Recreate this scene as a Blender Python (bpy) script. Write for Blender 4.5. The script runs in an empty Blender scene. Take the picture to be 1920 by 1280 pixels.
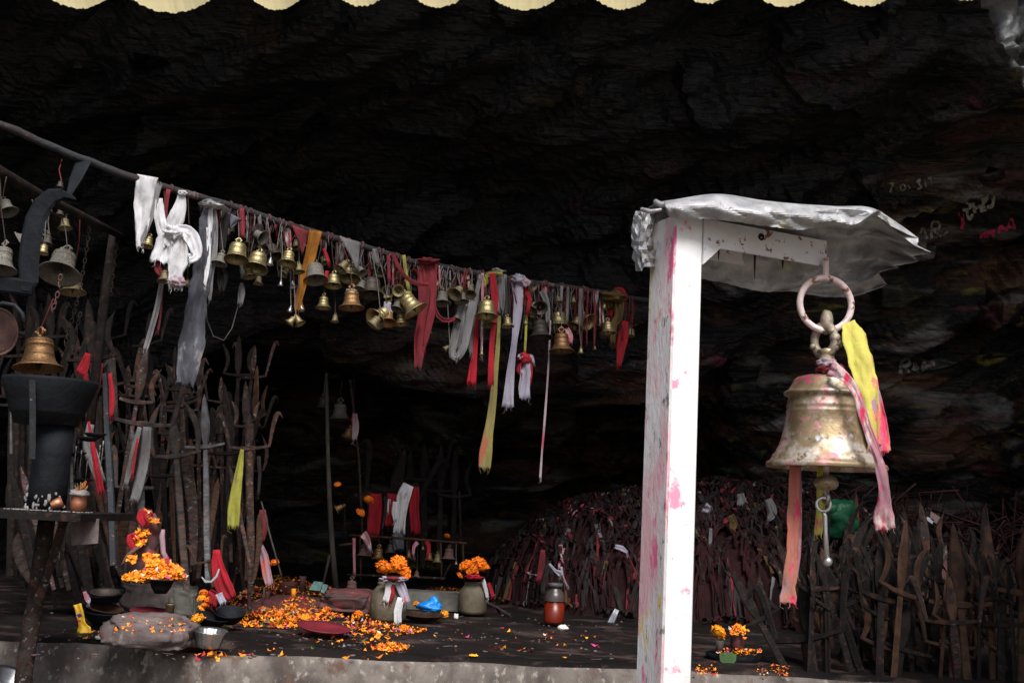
import bpy, math, random
from mathutils import Vector, Matrix, noise, Euler
from mathutils.bvhtree import BVHTree
random.seed(7)
R = math.radians
SC = bpy.context.scene
# ------------------------------------------------------------------ camera, sky, sun, exposure
EYE = Vector((0.0, 0.0, 1.5)); PITCH = R(8.7); ROLL = R(3.0); FPX = 2060.0
FW = Vector((0, math.cos(PITCH), math.sin(PITCH)))
R0 = Vector((1, 0, 0)); U0 = R0.cross(FW)
RT = R0 * math.cos(ROLL) + U0 * math.sin(ROLL)
UP = U0 * math.cos(ROLL) - R0 * math.sin(ROLL)
cam_data = bpy.data.cameras.new("camera"); cam = bpy.data.objects.new("camera", cam_data)
SC.collection.objects.link(cam); SC.camera = cam
cam_data.sensor_width = 36; cam_data.lens = FPX / 1920 * 36
cam_data.clip_start = 0.05; cam_data.clip_end = 2000
cam.matrix_world = Matrix.Translation(EYE) @ Matrix((RT, UP, -FW)).transposed().to_4x4()
SUN_EL = R(50); SUN_AZ = R(13)          # sun stands behind the camera, to the right
w = bpy.data.worlds.new("World"); SC.world = w; w.use_nodes = True
nt = w.node_tree; bg = nt.nodes["Background"]; sky = nt.nodes.new("ShaderNodeTexSky")
sky.sky_type = 'NISHITA'; sky.sun_disc = False; sky.sun_elevation = SUN_EL; sky.sun_rotation = math.pi - SUN_AZ
sky.air_density = 1.0; sky.dust_density = 3.0; sky.ozone_density = 1.0
nt.links.new(sky.outputs[0], bg.inputs[0]); bg.inputs[1].default_value = 0.075
sd = bpy.data.lights.new("sun", 'SUN'); sd.energy = 3.0; sd.angle = R(28); sd.color = (1.0, 0.985, 0.965)
sun = bpy.data.objects.new("sun", sd); SC.collection.objects.link(sun)
sdir = Vector((-math.sin(SUN_AZ) * math.cos(SUN_EL), math.cos(SUN_AZ) * math.cos(SUN_EL), -math.sin(SUN_EL)))
sun.rotation_euler = sdir.to_track_quat('-Z', 'Y').to_euler(); sun.location = (3, -4, 6)
SC.view_settings.view_transform = 'Standard'; SC.view_settings.look = 'None'
SC.view_settings.exposure = 0.75; SC.view_settings.gamma = 1.0
SC.cycles.max_bounces = 6; SC.cycles.use_denoising = True
FLOOR = 1.04
def ray(px, py):
    return (RT * ((px - 960) / FPX) + UP * ((640 - py) / FPX) + FW)
def at(px, py, Y):
    d = ray(px, py); return EYE + d * (Y / d.y)
def fl(px, py, z=FLOOR):
    d = ray(px, py); return EYE + d * ((z - EYE.z) / d.z)
def mpp(p):                                    # metres per photo pixel at p
    return (p - EYE).dot(FW) / FPX
# ------------------------------------------------------------------ mesh helpers
class M:
    def __init__(s): s.v = []; s.f = []; s.mi = []; s.sm = []
    def add(s, vs, fs, mi=0, smooth=True):
        b = len(s.v); s.v += [Vector(v) for v in vs]
        for f in fs: s.f.append([b + i for i in f]); s.mi.append(mi); s.sm.append(smooth)
    def merge(s, o, mat=None):
        b = len(s.v); s.v += [(mat @ v) if mat else v.copy() for v in o.v]
        s.f += [[b + i for i in f] for f in o.f]; s.mi += o.mi; s.sm += o.sm
        return s
    def tube(s, pts, rad, n=8, mi=0, flat=1.0, cap=True):
        pts = [Vector(p) for p in pts]; k = len(pts)
        if not hasattr(rad, '__len__'): rad = [rad] * k
        vs = []; prev = None
        for i, p in enumerate(pts):
            t = (pts[min(i + 1, k - 1)] - pts[max(i - 1, 0)])
            if t.length < 1e-9: t = Vector((0, 0, 1))
            t.normalize()
            if prev is None:
                a = Vector((0, 1, 0)) if abs(t.y) < .9 else Vector((1, 0, 0))
                x = a.cross(t).normalized()
            else:
                x = (prev - t * prev.dot(t)).normalized()
            prev = x; y = t.cross(x)
            for j in range(n):
                a = 2 * math.pi * j / n
                vs.append(p + x * (math.cos(a) * rad[i]) + y * (math.sin(a) * rad[i] * flat))
        fs = [[i * n + j, i * n + (j + 1) % n, (i + 1) * n + (j + 1) % n, (i + 1) * n + j] for i in range(k - 1) for j in range(n)]
        if cap: fs += [list(range(n))[::-1], [(k - 1) * n + j for j in range(n)]]
        s.add(vs, fs, mi); return s
    def ring(s, c, R_, r, ax=(0, 1, 0), n=20, m=6, squash=1.0):
        c = Vector(c); ax = Vector(ax).normalized()
        a = Vector((0, 0, 1)) if abs(ax.z) < .9 else Vector((1, 0, 0))
        x = a.cross(ax).normalized(); y = ax.cross(x)
        vs = []
        for i in range(n):
            t = 2 * math.pi * i / n; d = x * math.cos(t) + y * math.sin(t) * squash
            for j in range(m):
                q = 2 * math.pi * j / m; vs.append(c + d * (R_ + r * math.cos(q)) + ax * (r * math.sin(q)))
        fs = [[i * m + j, ((i + 1) % n) * m + j, ((i + 1) % n) * m + (j + 1) % m, i * m + (j + 1) % m] for i in range(n) for j in range(m)]
        s.add(vs, fs); return s
    def lathe(s, prof, n=24, c=(0, 0, 0), mi=0, wob=0.0, seed=0):
        c = Vector(c); vs = []
        for i, (r, z) in enumerate(prof):
            for j in range(n):
                a = 2 * math.pi * j / n
                k = 1 + wob * noise.noise(Vector((math.cos(a) * 1.5, math.sin(a) * 1.5, z * 4 + seed)))
                vs.append(c + Vector((math.cos(a) * r * k, math.sin(a) * r * k, z)))
        fs = [[i * n + j, i * n + (j + 1) % n, (i + 1) * n + (j + 1) % n, (i + 1) * n + j] for i in range(len(prof) - 1) for j in range(n)]
        s.add(vs, fs, mi); return s
    def box(s, a, b, mi=0, bev=0.0):
        a = Vector(a); b = Vector(b)
        x0, y0, z0 = a; x1, y1, z1 = b; e = bev
        if e <= 0:
            vs = [(x, y, z) for z in (z0, z1) for y in (y0, y1) for x in (x0, x1)]
            s.add(vs, [[0, 2, 3, 1], [4, 5, 7, 6], [0, 1, 5, 4], [2, 6, 7, 3], [0, 4, 6, 2], [1, 3, 7, 5]], mi, False); return s
        ring = lambda z, q: [(x0 + q, y0, z), (x1 - q, y0, z), (x1, y0 + q, z), (x1, y1 - q, z), (x1 - q, y1, z), (x0 + q, y1, z), (x0, y1 - q, z), (x0, y0 + q, z)]
        vs = ring(z0, e) + ring(z1, e)
        s.add(vs, [[j, (j + 1) % 8, 8 + (j + 1) % 8, 8 + j] for j in range(8)] + [list(range(8))[::-1], list(range(8, 16))], mi, False)
        return s
    def blob(s, c, rad, seed=0, amp=.25, n=12, m=8, fr=2.0, mi=0):
        c = Vector(c); rad = Vector(rad); vs = []
        for i in range(m + 1):
            th = math.pi * i / m
            for j in range(n):
                a = 2 * math.pi * j / n
                d = Vector((math.sin(th) * math.cos(a), math.sin(th) * math.sin(a), math.cos(th)))
                k = 1 + amp * noise.noise(d * fr + Vector((seed * 3.1, seed * 1.7, 0))) + amp * .4 * noise.noise(d * fr * 3 + Vector((seed, 0, 5)))
                vs.append(c + Vector((d.x * rad.x, d.y * rad.y, d.z * rad.z)) * k)
        fs = [[i * n + j, (i + 1) * n + j, (i + 1) * n + (j + 1) % n, i * n + (j + 1) % n] for i in range(m) for j in range(n)]
        s.add(vs, fs, mi); return s
    def shell(s, grid, t=0.001, mi=0, smooth=True):
        r = len(grid); c = len(grid[0]); vs = []; nr = []
        for i in range(r):
            for j in range(c):
                du = grid[min(i + 1, r - 1)][j] - grid[max(i - 1, 0)][j]; dv = grid[i][min(j + 1, c - 1)] - grid[i][max(j - 1, 0)]
                n_ = du.cross(dv); n_ = n_.normalized() if n_.length > 1e-12 else Vector((0, 1, 0)); nr.append(n_)
        pts = [p for row in grid for p in row]
        vs = [p + n_ * t * .5 for p, n_ in zip(pts, nr)] + [p - n_ * t * .5 for p, n_ in zip(pts, nr)]
        N = r * c; fs = []
        for i in range(r - 1):
            for j in range(c - 1):
                a = i * c + j; fs.append([a, a + c, a + c + 1, a + 1]); fs.append([N + a, N + a + 1, N + a + c + 1, N + a + c])
        for i in range(r - 1):
            a = i * c; fs.append([a, N + a, N + a + c, a + c]); a = i * c + c - 1; fs.append([a, a + c, N + a + c, N + a])
        for j in range(c - 1):
            fs.append([j, j + 1, N + j + 1, N + j]); a = (r - 1) * c + j; fs.append([a, N + a, N + a + 1, a + 1])
        s.add(vs, fs, mi, smooth); return s
    def plate(s, pts, wd, th, flatdir=(0, 1, 0), mi=0):
        # a flat bar swept along pts: widths wd in the plane, thickness th along flatdir, lens-shaped section
        pts = [Vector(p) for p in pts]; k = len(pts); F = Vector(flatdir).normalized()
        if not hasattr(wd, '__len__'): wd = [wd] * k
        vs = []
        for i, p in enumerate(pts):
            t = (pts[min(i + 1, k - 1)] - pts[max(i - 1, 0)]).normalized(); x = t.cross(F).normalized()
            w_ = wd[i] / 2; h = th / 2 * (0.35 + .65 * min(1, w_ / (th * 1.2 + 1e-6)))
            vs += [p + x * w_, p + x * w_ * .7 + F * h, p - x * w_ * .7 + F * h, p - x * w_, p - x * w_ * .7 - F * h, p + x * w_ * .7 - F * h]
        fs = [[i * 6 + j, i * 6 + (j + 1) % 6, (i + 1) * 6 + (j + 1) % 6, (i + 1) * 6 + j] for i in range(k - 1) for j in range(6)]
        fs += [[5, 4, 3, 2, 1, 0], [(k - 1) * 6 + j for j in range(6)]]
        s.add(vs, fs, mi, False); return s
    def petal(s, c, size, up=None, mi=0, asp=.55, curl=.35):
        c = Vector(c)
        if up is None: up = Vector((random.uniform(-.6, .6), random.uniform(-.6, .6), 1)).normalized()
        a = random.uniform(0, 6.28); x = up.orthogonal().normalized(); y = up.cross(x)
        d = x * math.cos(a) + y * math.sin(a); e = up.cross(d) * size * asp * .5; q = up * size * curl
        s.add([c - d * size * .5 + q * .3, c - e + q * .1, c + e + q * .1, c + d * size * .15 - e * .9, c + d * size * .2 + e * .8, c + d * size * .5 + q],
              [[0, 1, 2], [1, 3, 4, 2], [3, 5, 4]], mi, False)
    def mesh(s, name, mats, origin=Vector((0, 0, 0)), inv=None):
        me = bpy.data.meshes.new(name)
        me.from_pydata([(inv @ v) if inv else (v - origin) for v in s.v], [], s.f)
        for m_ in (mats if isinstance(mats, (list, tuple)) else [mats]): me.materials.append(m_)
        me.polygons.foreach_set("material_index", s.mi); me.polygons.foreach_set("use_smooth", s.sm); me.update()
        return me
C = SC.collection
def link(name, me, parent=None, loc=None):
    o = bpy.data.objects.new(name, me); C.objects.link(o)
    if parent: o.parent = parent
    if loc is not None: o.location = loc
    return o
def tag(o, label=None, cat=None, group=None, kind=None):
    if label: o["label"] = label
    if cat: o["category"] = cat
    if group: o["group"] = group
    if kind: o["kind"] = kind
    return o
def thing(name, label, cat, loc=(0, 0, 0), group=None):
    o = bpy.data.objects.new(name, None); C.objects.link(o); o.location = loc; o.empty_display_size = .05
    return tag(o, label, cat, group)
def part(name, m, mat, parent, label=None, kind=None):        # m in world coordinates; parent not rotated
    org = parent.location.copy()
    if parent.parent: org += parent.parent.location
    return tag(link(name, m.mesh(name, mat, org), parent), label, None, None, kind)
def single(name, m, mat, label, cat, group=None, kind=None, loc=None):
    if loc is None:
        loc = Vector((sum(v.x for v in m.v) / len(m.v), sum(v.y for v in m.v) / len(m.v), min(v.z for v in m.v)))
    return tag(link(name, m.mesh(name, mat, loc), None, loc), label, cat, group, kind)
# ------------------------------------------------------------------ materials
def mat(name, a, b=None, rough=.7, metal=0.0, sc=8.0, detail=6, bump=0.0, bsc=None, stretch=(1, 1, 1), spots=(), lo=.35, hi=.65,
        spec=.5, trans=0.0, vary=True, rot=(0, 0, 0), var=.18):
    m = bpy.data.materials.new(name); m.use_nodes = True; t = m.node_tree; N = t.nodes; L = t.links
    p = N["Principled BSDF"]
    p.inputs["Roughness"].default_value = rough; p.inputs["Metallic"].default_value = metal; p.inputs["Specular IOR Level"].default_value = spec
    tc = N.new("ShaderNodeTexCoord"); oi = N.new("ShaderNodeObjectInfo"); mp = N.new("ShaderNodeMapping")
    vm = N.new("ShaderNodeVectorMath"); vm.operation = 'MULTIPLY'; vm.inputs[1].default_value = (37, 53, 71)
    va = N.new("ShaderNodeVectorMath"); va.operation = 'ADD'
    L.new(oi.outputs["Random"], vm.inputs[0]); L.new(tc.outputs["Object"], mp.inputs[0]); mp.inputs["Scale"].default_value = stretch
    mp.inputs["Rotation"].default_value = rot
    L.new(mp.outputs[0], va.inputs[0]); L.new(vm.outputs[0], va.inputs[1])
    vec = va.outputs[0] if vary else mp.outputs[0]
    def ns(scale, det=detail, off=0.0):
        n_ = N.new("ShaderNodeTexNoise"); n_.inputs["Scale"].default_value = scale; n_.inputs["Detail"].default_value = det
        n_.inputs["Roughness"].default_value = .62
        if off:
            q = N.new("ShaderNodeVectorMath"); q.operation = 'ADD'; q.inputs[1].default_value = (off, off * 2, -off); L.new(vec, q.inputs[0]); L.new(q.outputs[0], n_.inputs["Vector"])
        else: L.new(vec, n_.inputs["Vector"])
        return n_
    def ramp(src, l, h):
        r_ = N.new("ShaderNodeMapRange"); r_.inputs[1].default_value = l; r_.inputs[2].default_value = h; r_.interpolation_type = 'SMOOTHSTEP'
        L.new(src, r_.inputs[0]); return r_.outputs[0]
    def mix(f, x, y):
        q = N.new("ShaderNodeMix"); q.data_type = 'RGBA'; L.new(f, q.inputs[0])
        for k, z in ((6, x), (7, y)):
            if isinstance(z, (tuple, list)): q.inputs[k].default_value = (*z, 1)
            else: L.new(z, q.inputs[k])
        return q.outputs[2]
    n1 = ns(sc); cur = mix(ramp(n1.outputs[0], lo, hi), a, b if b else a)
    for i, (col, s2, l2, h2) in enumerate(spots):
        cur = mix(ramp(ns(s2, 5, 3.3 + 5.1 * i).outputs[0], l2, h2), cur, col)
    if var:
        hs = N.new("ShaderNodeHueSaturation"); mr = N.new("ShaderNodeMapRange"); mr.inputs[3].default_value = 1 - var; mr.inputs[4].default_value = 1 + var
        L.new(oi.outputs["Random"], mr.inputs[0]); L.new(mr.outputs[0], hs.inputs["Value"]); L.new(cur, hs.inputs["Color"]); cur = hs.outputs[0]
    if name.endswith('iron') and 'rusty' in name: p.inputs['Specular IOR Level'].default_value = .15
    L.new(cur, p.inputs["Base Color"])
    if metal > 0 or rough < .6:
        rr = N.new("ShaderNodeMapRange"); rr.inputs[3].default_value = max(.08, rough - .12); rr.inputs[4].default_value = min(1, rough + .3)
        L.new(ns(sc * 1.7, 5, 9.1).outputs[0], rr.inputs[0]); L.new(rr.outputs[0], p.inputs["Roughness"])
    if bump:
        bn = ns(bsc or sc * 3, 8, 1.7); bp = N.new("ShaderNodeBump"); bp.inputs["Strength"].default_value = bump; bp.inputs["Distance"].default_value = .01
        L.new(bn.outputs[0], bp.inputs["Height"]); L.new(bp.outputs[0], p.inputs["Normal"])
    if trans: p.inputs["Transmission Weight"].default_value = trans
    return m
PINK = (.72, .08, .2); YEL = (.75, .62, .05)
MT = {}
MT['brass'] = mat('bright_brass', (.50, .41, .20), (.26, .21, .11), .36, .85, 14, bump=.15, bsc=60, spots=(((.07, .055, .035), 16, .52, .66), ((.34, .33, .30), 40, .6, .7)))
MT['dull'] = mat('dull_brass', (.30, .245, .13), (.12, .098, .06), .5, .7, 12, bump=.2, bsc=50, spots=(((.25, .22, .19), 20, .6, .75),))
MT['dusty'] = mat('dusty_bronze', (.19, .175, .145), (.08, .07, .06), .65, .4, 12, bump=.2, bsc=50, spots=(((.09, .12, .11), 8, .6, .75),))
MT['dark'] = mat('dark_bell_metal', (.09, .075, .06), (.035, .032, .03), .5, .7, 12, bump=.2, bsc=50)
MT['orange'] = mat('orange_bronze', (.36, .20, .09), (.16, .09, .045), .4, .8, 12, bump=.2, bsc=50, spots=(((.3, .2, .15), 18, .62, .75),))
MT['pinkbell'] = mat('powdered_bell', (.17, .085, .075), (.09, .05, .042), .8, .1, 18, bump=.3)
MT['bigbell'] = mat('weathered_brass', (.36, .27, .155), (.22, .16, .095), .44, .7, 12, bump=.25, bsc=40, var=0,
                    spots=(((.60, .53, .46), 16, .46, .62), ((.58, .28, .26), 22, .54, .68), ((.62, .11, .2), 17, .58, .66), ((.2, .14, .09), 50, .56, .66), ((.5, .55, .6), 34, .62, .68)))
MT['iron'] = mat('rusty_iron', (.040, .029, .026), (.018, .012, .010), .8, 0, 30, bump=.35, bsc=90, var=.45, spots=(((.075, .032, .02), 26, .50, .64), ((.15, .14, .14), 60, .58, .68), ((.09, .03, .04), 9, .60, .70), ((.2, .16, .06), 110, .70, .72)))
MT['iron_mid'] = mat('worn_grey_iron', (.052, .047, .046), (.026, .021, .019), .75, 0, 30, bump=.35, bsc=90, spec=.2, spots=(((.10, .045, .03), 26, .52, .64), ((.3, .25, .1), 110, .67, .70)))
MT['crown'] = mat('worn_crown_brass', (.36, .31, .23), (.22, .18, .13), .5, .5, 30, bump=.3, bsc=80, spots=(((.45, .3, .28), 30, .58, .68),))
MT['iron_dim'] = mat('shaded_rusty_iron', (.013, .010, .009), (.006, .005, .005), .85, 0, 30, bump=.35, bsc=90, var=.4, spots=(((.035, .018, .012), 34, .54, .66),))  # darker copy of the rusty iron, cave shade put into its colour
MT['iron_grey'] = mat('grey_steel', (.12, .12, .13), (.06, .056, .057), .5, .5, 34, bump=.4, bsc=60, spots=(((.17, .08, .06), 22, .58, .7),))
MT['iron_brown'] = mat('brown_rusty_iron', (.055, .027, .015), (.022, .012, .009), .8, 0, 30, bump=.35, bsc=90, var=.35)
MT['black'] = mat('black_iron', (.006, .008, .011), (.003, .0035, .005), .75, .0, 10, spec=.2, bump=.4, bsc=40)
MT['ironblue'] = mat('blue_black_iron', (.012, .015, .021), (.018, .017, .019), .55, .2, 10, bump=.4, bsc=40, spots=(((.3, .27, .12), 90, .66, .70),))
MT['corner_tin'] = mat('dull_grey_tin', (.13, .135, .14), (.06, .062, .064), .4, .3, 14, bump=.4, bsc=40)
MT['wood'] = mat('old_wood', (.045, .038, .028), (.02, .017, .013), .8, 0, 10, bump=.5, stretch=(6, 6, .6))
MT['steel'] = mat('steel', (.6, .6, .6), (.42, .42, .43), .28, .95, 8, bump=.05)
MT['white_paint'] = mat('white_paint', (.82, .82, .82), (.76, .76, .77), .45, 0, 5, bump=.12, bsc=120, var=0,
                        spots=(((.85, .30, .42), 18, .61, .68), ((.24, .12, .08), 60, .68, .72), ((.6, .57, .56), 9, .6, .75)))
MT['rusty_white'] = mat('rust_speckled_white_paint', (.76, .75, .77), (.66, .64, .66), .5, 0, 9, bump=.3, bsc=60, var=0,
                        spots=(((.20, .09, .06), 55, .60, .64), ((.32, .2, .16), 12, .66, .74)))
MT['powder_white'] = mat('powdered_white_paint', (.74, .72, .72), (.60, .57, .57), .7, 0, 10, bump=.3, bsc=120, var=0, stretch=(1, 1, .4),
                         spots=(((.72, .42, .45), 11, .44, .60), ((.70, .14, .27), 24, .54, .64), ((.68, .55, .25), 15, .60, .66), ((.2, .17, .16), 60, .58, .68)))
MT['pink_ring'] = mat('pinkish_rusty_ring_paint', (.72, .58, .58), (.55, .4, .38), .55, 0, 18, bump=.4, bsc=70, spots=(((.17, .08, .06), 40, .54, .60),), var=0)
MT['tin'] = mat('galvanised_sheet', (.44, .44, .45), (.26, .26, .265), .5, .4, 16, bump=.35, bsc=60, var=0, spots=(((.5, .49, .3), 4, .6, .72), ((.16, .12, .1), 14, .66, .76)))
def cloth(name, a, b=None, spots=(), rough=.9, sc=14): 
    return mat(name, a, b or tuple(c * .6 for c in a), rough, 0, sc, bump=.35, bsc=160, stretch=(1, 1, .4), spots=spots, spec=.2, var=.08)
MT['cwhite'] = cloth('white_cloth', (.62, .615, .64), (.45, .44, .45), (((.3, .25, .22), 20, .56, .68),))
MT['cgrey'] = cloth('grey_cloth', (.19, .183, .188), (.09, .084, .086))
MT['cslate'] = cloth('sooty_slate_cloth', (.095, .098, .12), (.042, .042, .05), (((.24, .22, .22), 18, .58, .7),))
MT['clilac'] = cloth('lilac_white_cloth', (.36, .34, .42), (.24, .22, .27), (((.4, .14, .18), 26, .6, .68),))
MT['cpinkwhite'] = cloth('pink_stained_white_cloth', (.38, .31, .34), (.26, .18, .21), (((.4, .08, .13), 24, .56, .66),))
MT['cred'] = cloth('red_cloth', (.36, .014, .025), (.2, .012, .018))
MT['cred2'] = cloth('faded_red_cloth', (.20, .026, .034), (.09, .016, .02))
MT['cpink'] = cloth('pink_stained_cloth', (.40, .17, .2), (.32, .16, .19), (((.55, .42, .4), 22, .5, .6), ((.55, .04, .09), 30, .54, .62)))
MT['ccoral'] = cloth('coral_cloth', (.52, .17, .13), (.36, .16, .11), (((.6, .05, .12), 24, .52, .6), ((.3, .2, .24), 12, .5, .6)))
MT['cyel'] = cloth('yellow_cloth', (.32, .31, .05), (.19, .18, .04), (((.2, .18, .06), 24, .52, .64),))
MT['cyelp'] = cloth('pink_stained_yellow_cloth', (.56, .51, .11), (.44, .38, .09), (((.6, .16, .15), 20, .53, .61),))
MT['cyel2'] = cloth('dusty_yellow_cloth', (.25, .225, .07), (.19, .16, .06), (((.32, .10, .06), 16, .52, .62),))
MT['corange'] = cloth('orange_cloth', (.32, .125, .014), (.16, .06, .01))
MT['cochre'] = cloth('ochre_cloth', (.13, .08, .025), (.06, .04, .015))
MT['cmaroon'] = cloth('maroon_cloth', (.031, .0075, .009), (.012, .0045, .005))
MT['cdim'] = cloth('dirty_cloth', (.032, .027, .027), (.012, .010, .010))
MT['cgreen'] = cloth('dark_green_plastic', (.006, .06, .028), (.004, .03, .014), rough=.35)
MT['cteal'] = cloth('teal_cloth', (.12, .3, .3), (.2, .35, .35))
MT['cblue'] = mat('blue_plastic', (.005, .16, .55), (.01, .25, .7), .3, 0, 9, bump=.3, bsc=20)
MT['thread'] = cloth('grey_thread', (.17, .15, .145), (.08, .07, .065))
MT['redthread'] = cloth('red_thread', (.19, .025, .03), (.1, .018, .022))
MT['marigold'] = mat('marigold_orange', (.92, .27, .006), (.85, .19, .004), .75, 0, 60, bump=.1, var=.1)
MT['marigold2'] = mat('marigold_yellow', (.95, .42, .012), (.85, .3, .008), .75, 0, 60, bump=.1, var=.1)
MT['leaf'] = mat('leaf_green', (.06, .12, .03), (.035, .08, .02), .6, 0, 20, bump=.1)
MT['petalred'] = mat('petal_red', (.45, .012, .02), (.3, .01, .02), .7)
MT['petalpink'] = mat('petal_pink', (.6, .06, .2), (.35, .02, .2), .7)
MT['petalwhite'] = mat('petal_white', (.7, .68, .62), (.5, .48, .45), .7)
MT['stone_red'] = mat('vermilion_smeared_stone', (.11, .032, .032), (.05, .028, .026), .75, 0, 9, bump=.6, bsc=20, spots=(((.18, .03, .035), 20, .52, .64), ((.6, .36, .2), 14, .64, .74)))
MT['stone'] = mat('reddish_grey_stone', (.13, .10, .095), (.06, .043, .042), .8, 0, 9, bump=.8, bsc=18, spots=(((.16, .05, .06), 6, .55, .7), ((.26, .23, .21), 14, .6, .72)))
MT['stone_grey'] = mat('grey_stone', (.15, .145, .125), (.07, .064, .055), .8, 0, 9, bump=.6, bsc=18, spots=(((.17, .08, .07), 9, .56, .7),))
MT['jar'] = mat('mud_coated_jar', (.155, .13, .085), (.085, .07, .045), .75, 0, 9, bump=.5, bsc=24, spots=(((.45, .38, .1), 10, .66, .74),))
MT['redplate'] = mat('vermilion_powder', (.20, .012, .024), (.12, .009, .018), .6, 0, 14, bump=.4)
MT['pink'] = mat('pink_chalk', (.5, .03, .10), (.25, .018, .05), .9, 0, 60, lo=.4, hi=.6)
MT['chalk'] = mat('white_chalk', (.42, .42, .36), (.14, .14, .12), .9, 0, 60, lo=.42, hi=.62)
MT['chalkdim'] = mat('dim_chalk', (.26, .235, .22), (.08, .07, .065), .9, 0, 60, lo=.4, hi=.6)
MT['packet'] = mat('yellow_packet_foil', (.8, .5, .02), (.7, .38, .02), .3, 0, 10, bump=.3, bsc=12)
MT['purple'] = mat('purple_print', (.06, .02, .25), None, .4)
MT['redprint'] = mat('red_print', (.6, .02, .02), None, .4)
MT['foil'] = mat('silver_foil', (.4, .42, .46), (.25, .27, .3), .4, .3, 10, bump=.3, bsc=12)
MT['copper'] = mat('copper', (.5, .2, .11), (.3, .13, .08), .4, .85, 14, bump=.2)
MT['stick'] = mat('incense_stick', (.4, .08, .02), (.25, .2, .06), .8)
MT['ash'] = mat('incense_ash', (.24, .23, .22), (.12, .11, .105), .9, 0, 30, bump=.6)
MT['teal'] = mat('teal_paper', (.14, .28, .25), (.09, .17, .17), .7, 0, 30)
MT['orange_liquid'] = mat('orange_liquid', (.22, .02, .004), (.14, .012, .003), .25)
MT['plasticclear'] = mat('cloudy_plastic', (.06, .045, .045), (.04, .03, .03), .2, 0, 9)
MT['tag'] = mat('pink_card', (.16, .1, .1), (.12, .07, .07), .7)
# ------------------------------------------------------------------ the cave, platform, ground
def sst(a, b, x):
    t = max(0, min(1, (x - a) / (b - a))); return t * t * (3 - 2 * t)
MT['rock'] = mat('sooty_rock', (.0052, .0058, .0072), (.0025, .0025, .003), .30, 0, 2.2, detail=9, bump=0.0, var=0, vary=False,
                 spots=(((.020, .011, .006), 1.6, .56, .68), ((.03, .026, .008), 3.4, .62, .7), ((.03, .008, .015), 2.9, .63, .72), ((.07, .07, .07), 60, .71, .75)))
def rock_paint(m):            # mineral streaks, mostly lower right, colours raised to lift the shaded rock
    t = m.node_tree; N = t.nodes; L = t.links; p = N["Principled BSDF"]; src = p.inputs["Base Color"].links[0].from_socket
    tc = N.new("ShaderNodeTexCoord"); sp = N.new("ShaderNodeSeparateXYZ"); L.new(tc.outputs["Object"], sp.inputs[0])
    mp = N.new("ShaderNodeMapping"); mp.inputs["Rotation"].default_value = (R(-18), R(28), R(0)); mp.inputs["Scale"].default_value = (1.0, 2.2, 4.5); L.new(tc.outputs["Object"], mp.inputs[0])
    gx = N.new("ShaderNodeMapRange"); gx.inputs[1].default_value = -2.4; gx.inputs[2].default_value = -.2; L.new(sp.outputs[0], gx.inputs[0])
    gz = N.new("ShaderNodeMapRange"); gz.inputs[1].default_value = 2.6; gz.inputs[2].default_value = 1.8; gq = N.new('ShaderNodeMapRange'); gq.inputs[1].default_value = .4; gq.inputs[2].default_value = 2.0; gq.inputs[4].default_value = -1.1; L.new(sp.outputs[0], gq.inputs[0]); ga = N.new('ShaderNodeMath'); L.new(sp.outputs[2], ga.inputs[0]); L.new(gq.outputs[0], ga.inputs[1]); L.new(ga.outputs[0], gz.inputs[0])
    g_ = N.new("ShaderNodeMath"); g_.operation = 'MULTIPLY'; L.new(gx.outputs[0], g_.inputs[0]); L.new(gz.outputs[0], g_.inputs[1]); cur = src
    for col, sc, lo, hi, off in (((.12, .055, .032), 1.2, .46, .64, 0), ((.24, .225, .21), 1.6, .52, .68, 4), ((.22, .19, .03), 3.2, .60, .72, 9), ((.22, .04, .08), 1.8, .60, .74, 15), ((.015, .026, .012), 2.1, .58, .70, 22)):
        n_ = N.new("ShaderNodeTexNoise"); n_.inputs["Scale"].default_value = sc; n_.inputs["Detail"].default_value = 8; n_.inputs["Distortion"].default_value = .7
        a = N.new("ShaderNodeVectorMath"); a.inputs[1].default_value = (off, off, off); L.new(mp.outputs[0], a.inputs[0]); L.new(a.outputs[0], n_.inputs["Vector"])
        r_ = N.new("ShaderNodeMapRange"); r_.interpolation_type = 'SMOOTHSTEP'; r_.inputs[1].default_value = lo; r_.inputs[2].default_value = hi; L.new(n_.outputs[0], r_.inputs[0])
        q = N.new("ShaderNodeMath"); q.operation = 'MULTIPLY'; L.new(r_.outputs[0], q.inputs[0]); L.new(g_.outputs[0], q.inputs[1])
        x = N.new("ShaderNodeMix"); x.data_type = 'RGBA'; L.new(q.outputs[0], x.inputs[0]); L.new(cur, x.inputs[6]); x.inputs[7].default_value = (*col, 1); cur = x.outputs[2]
    L.new(cur, p.inputs["Base Color"])
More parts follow.
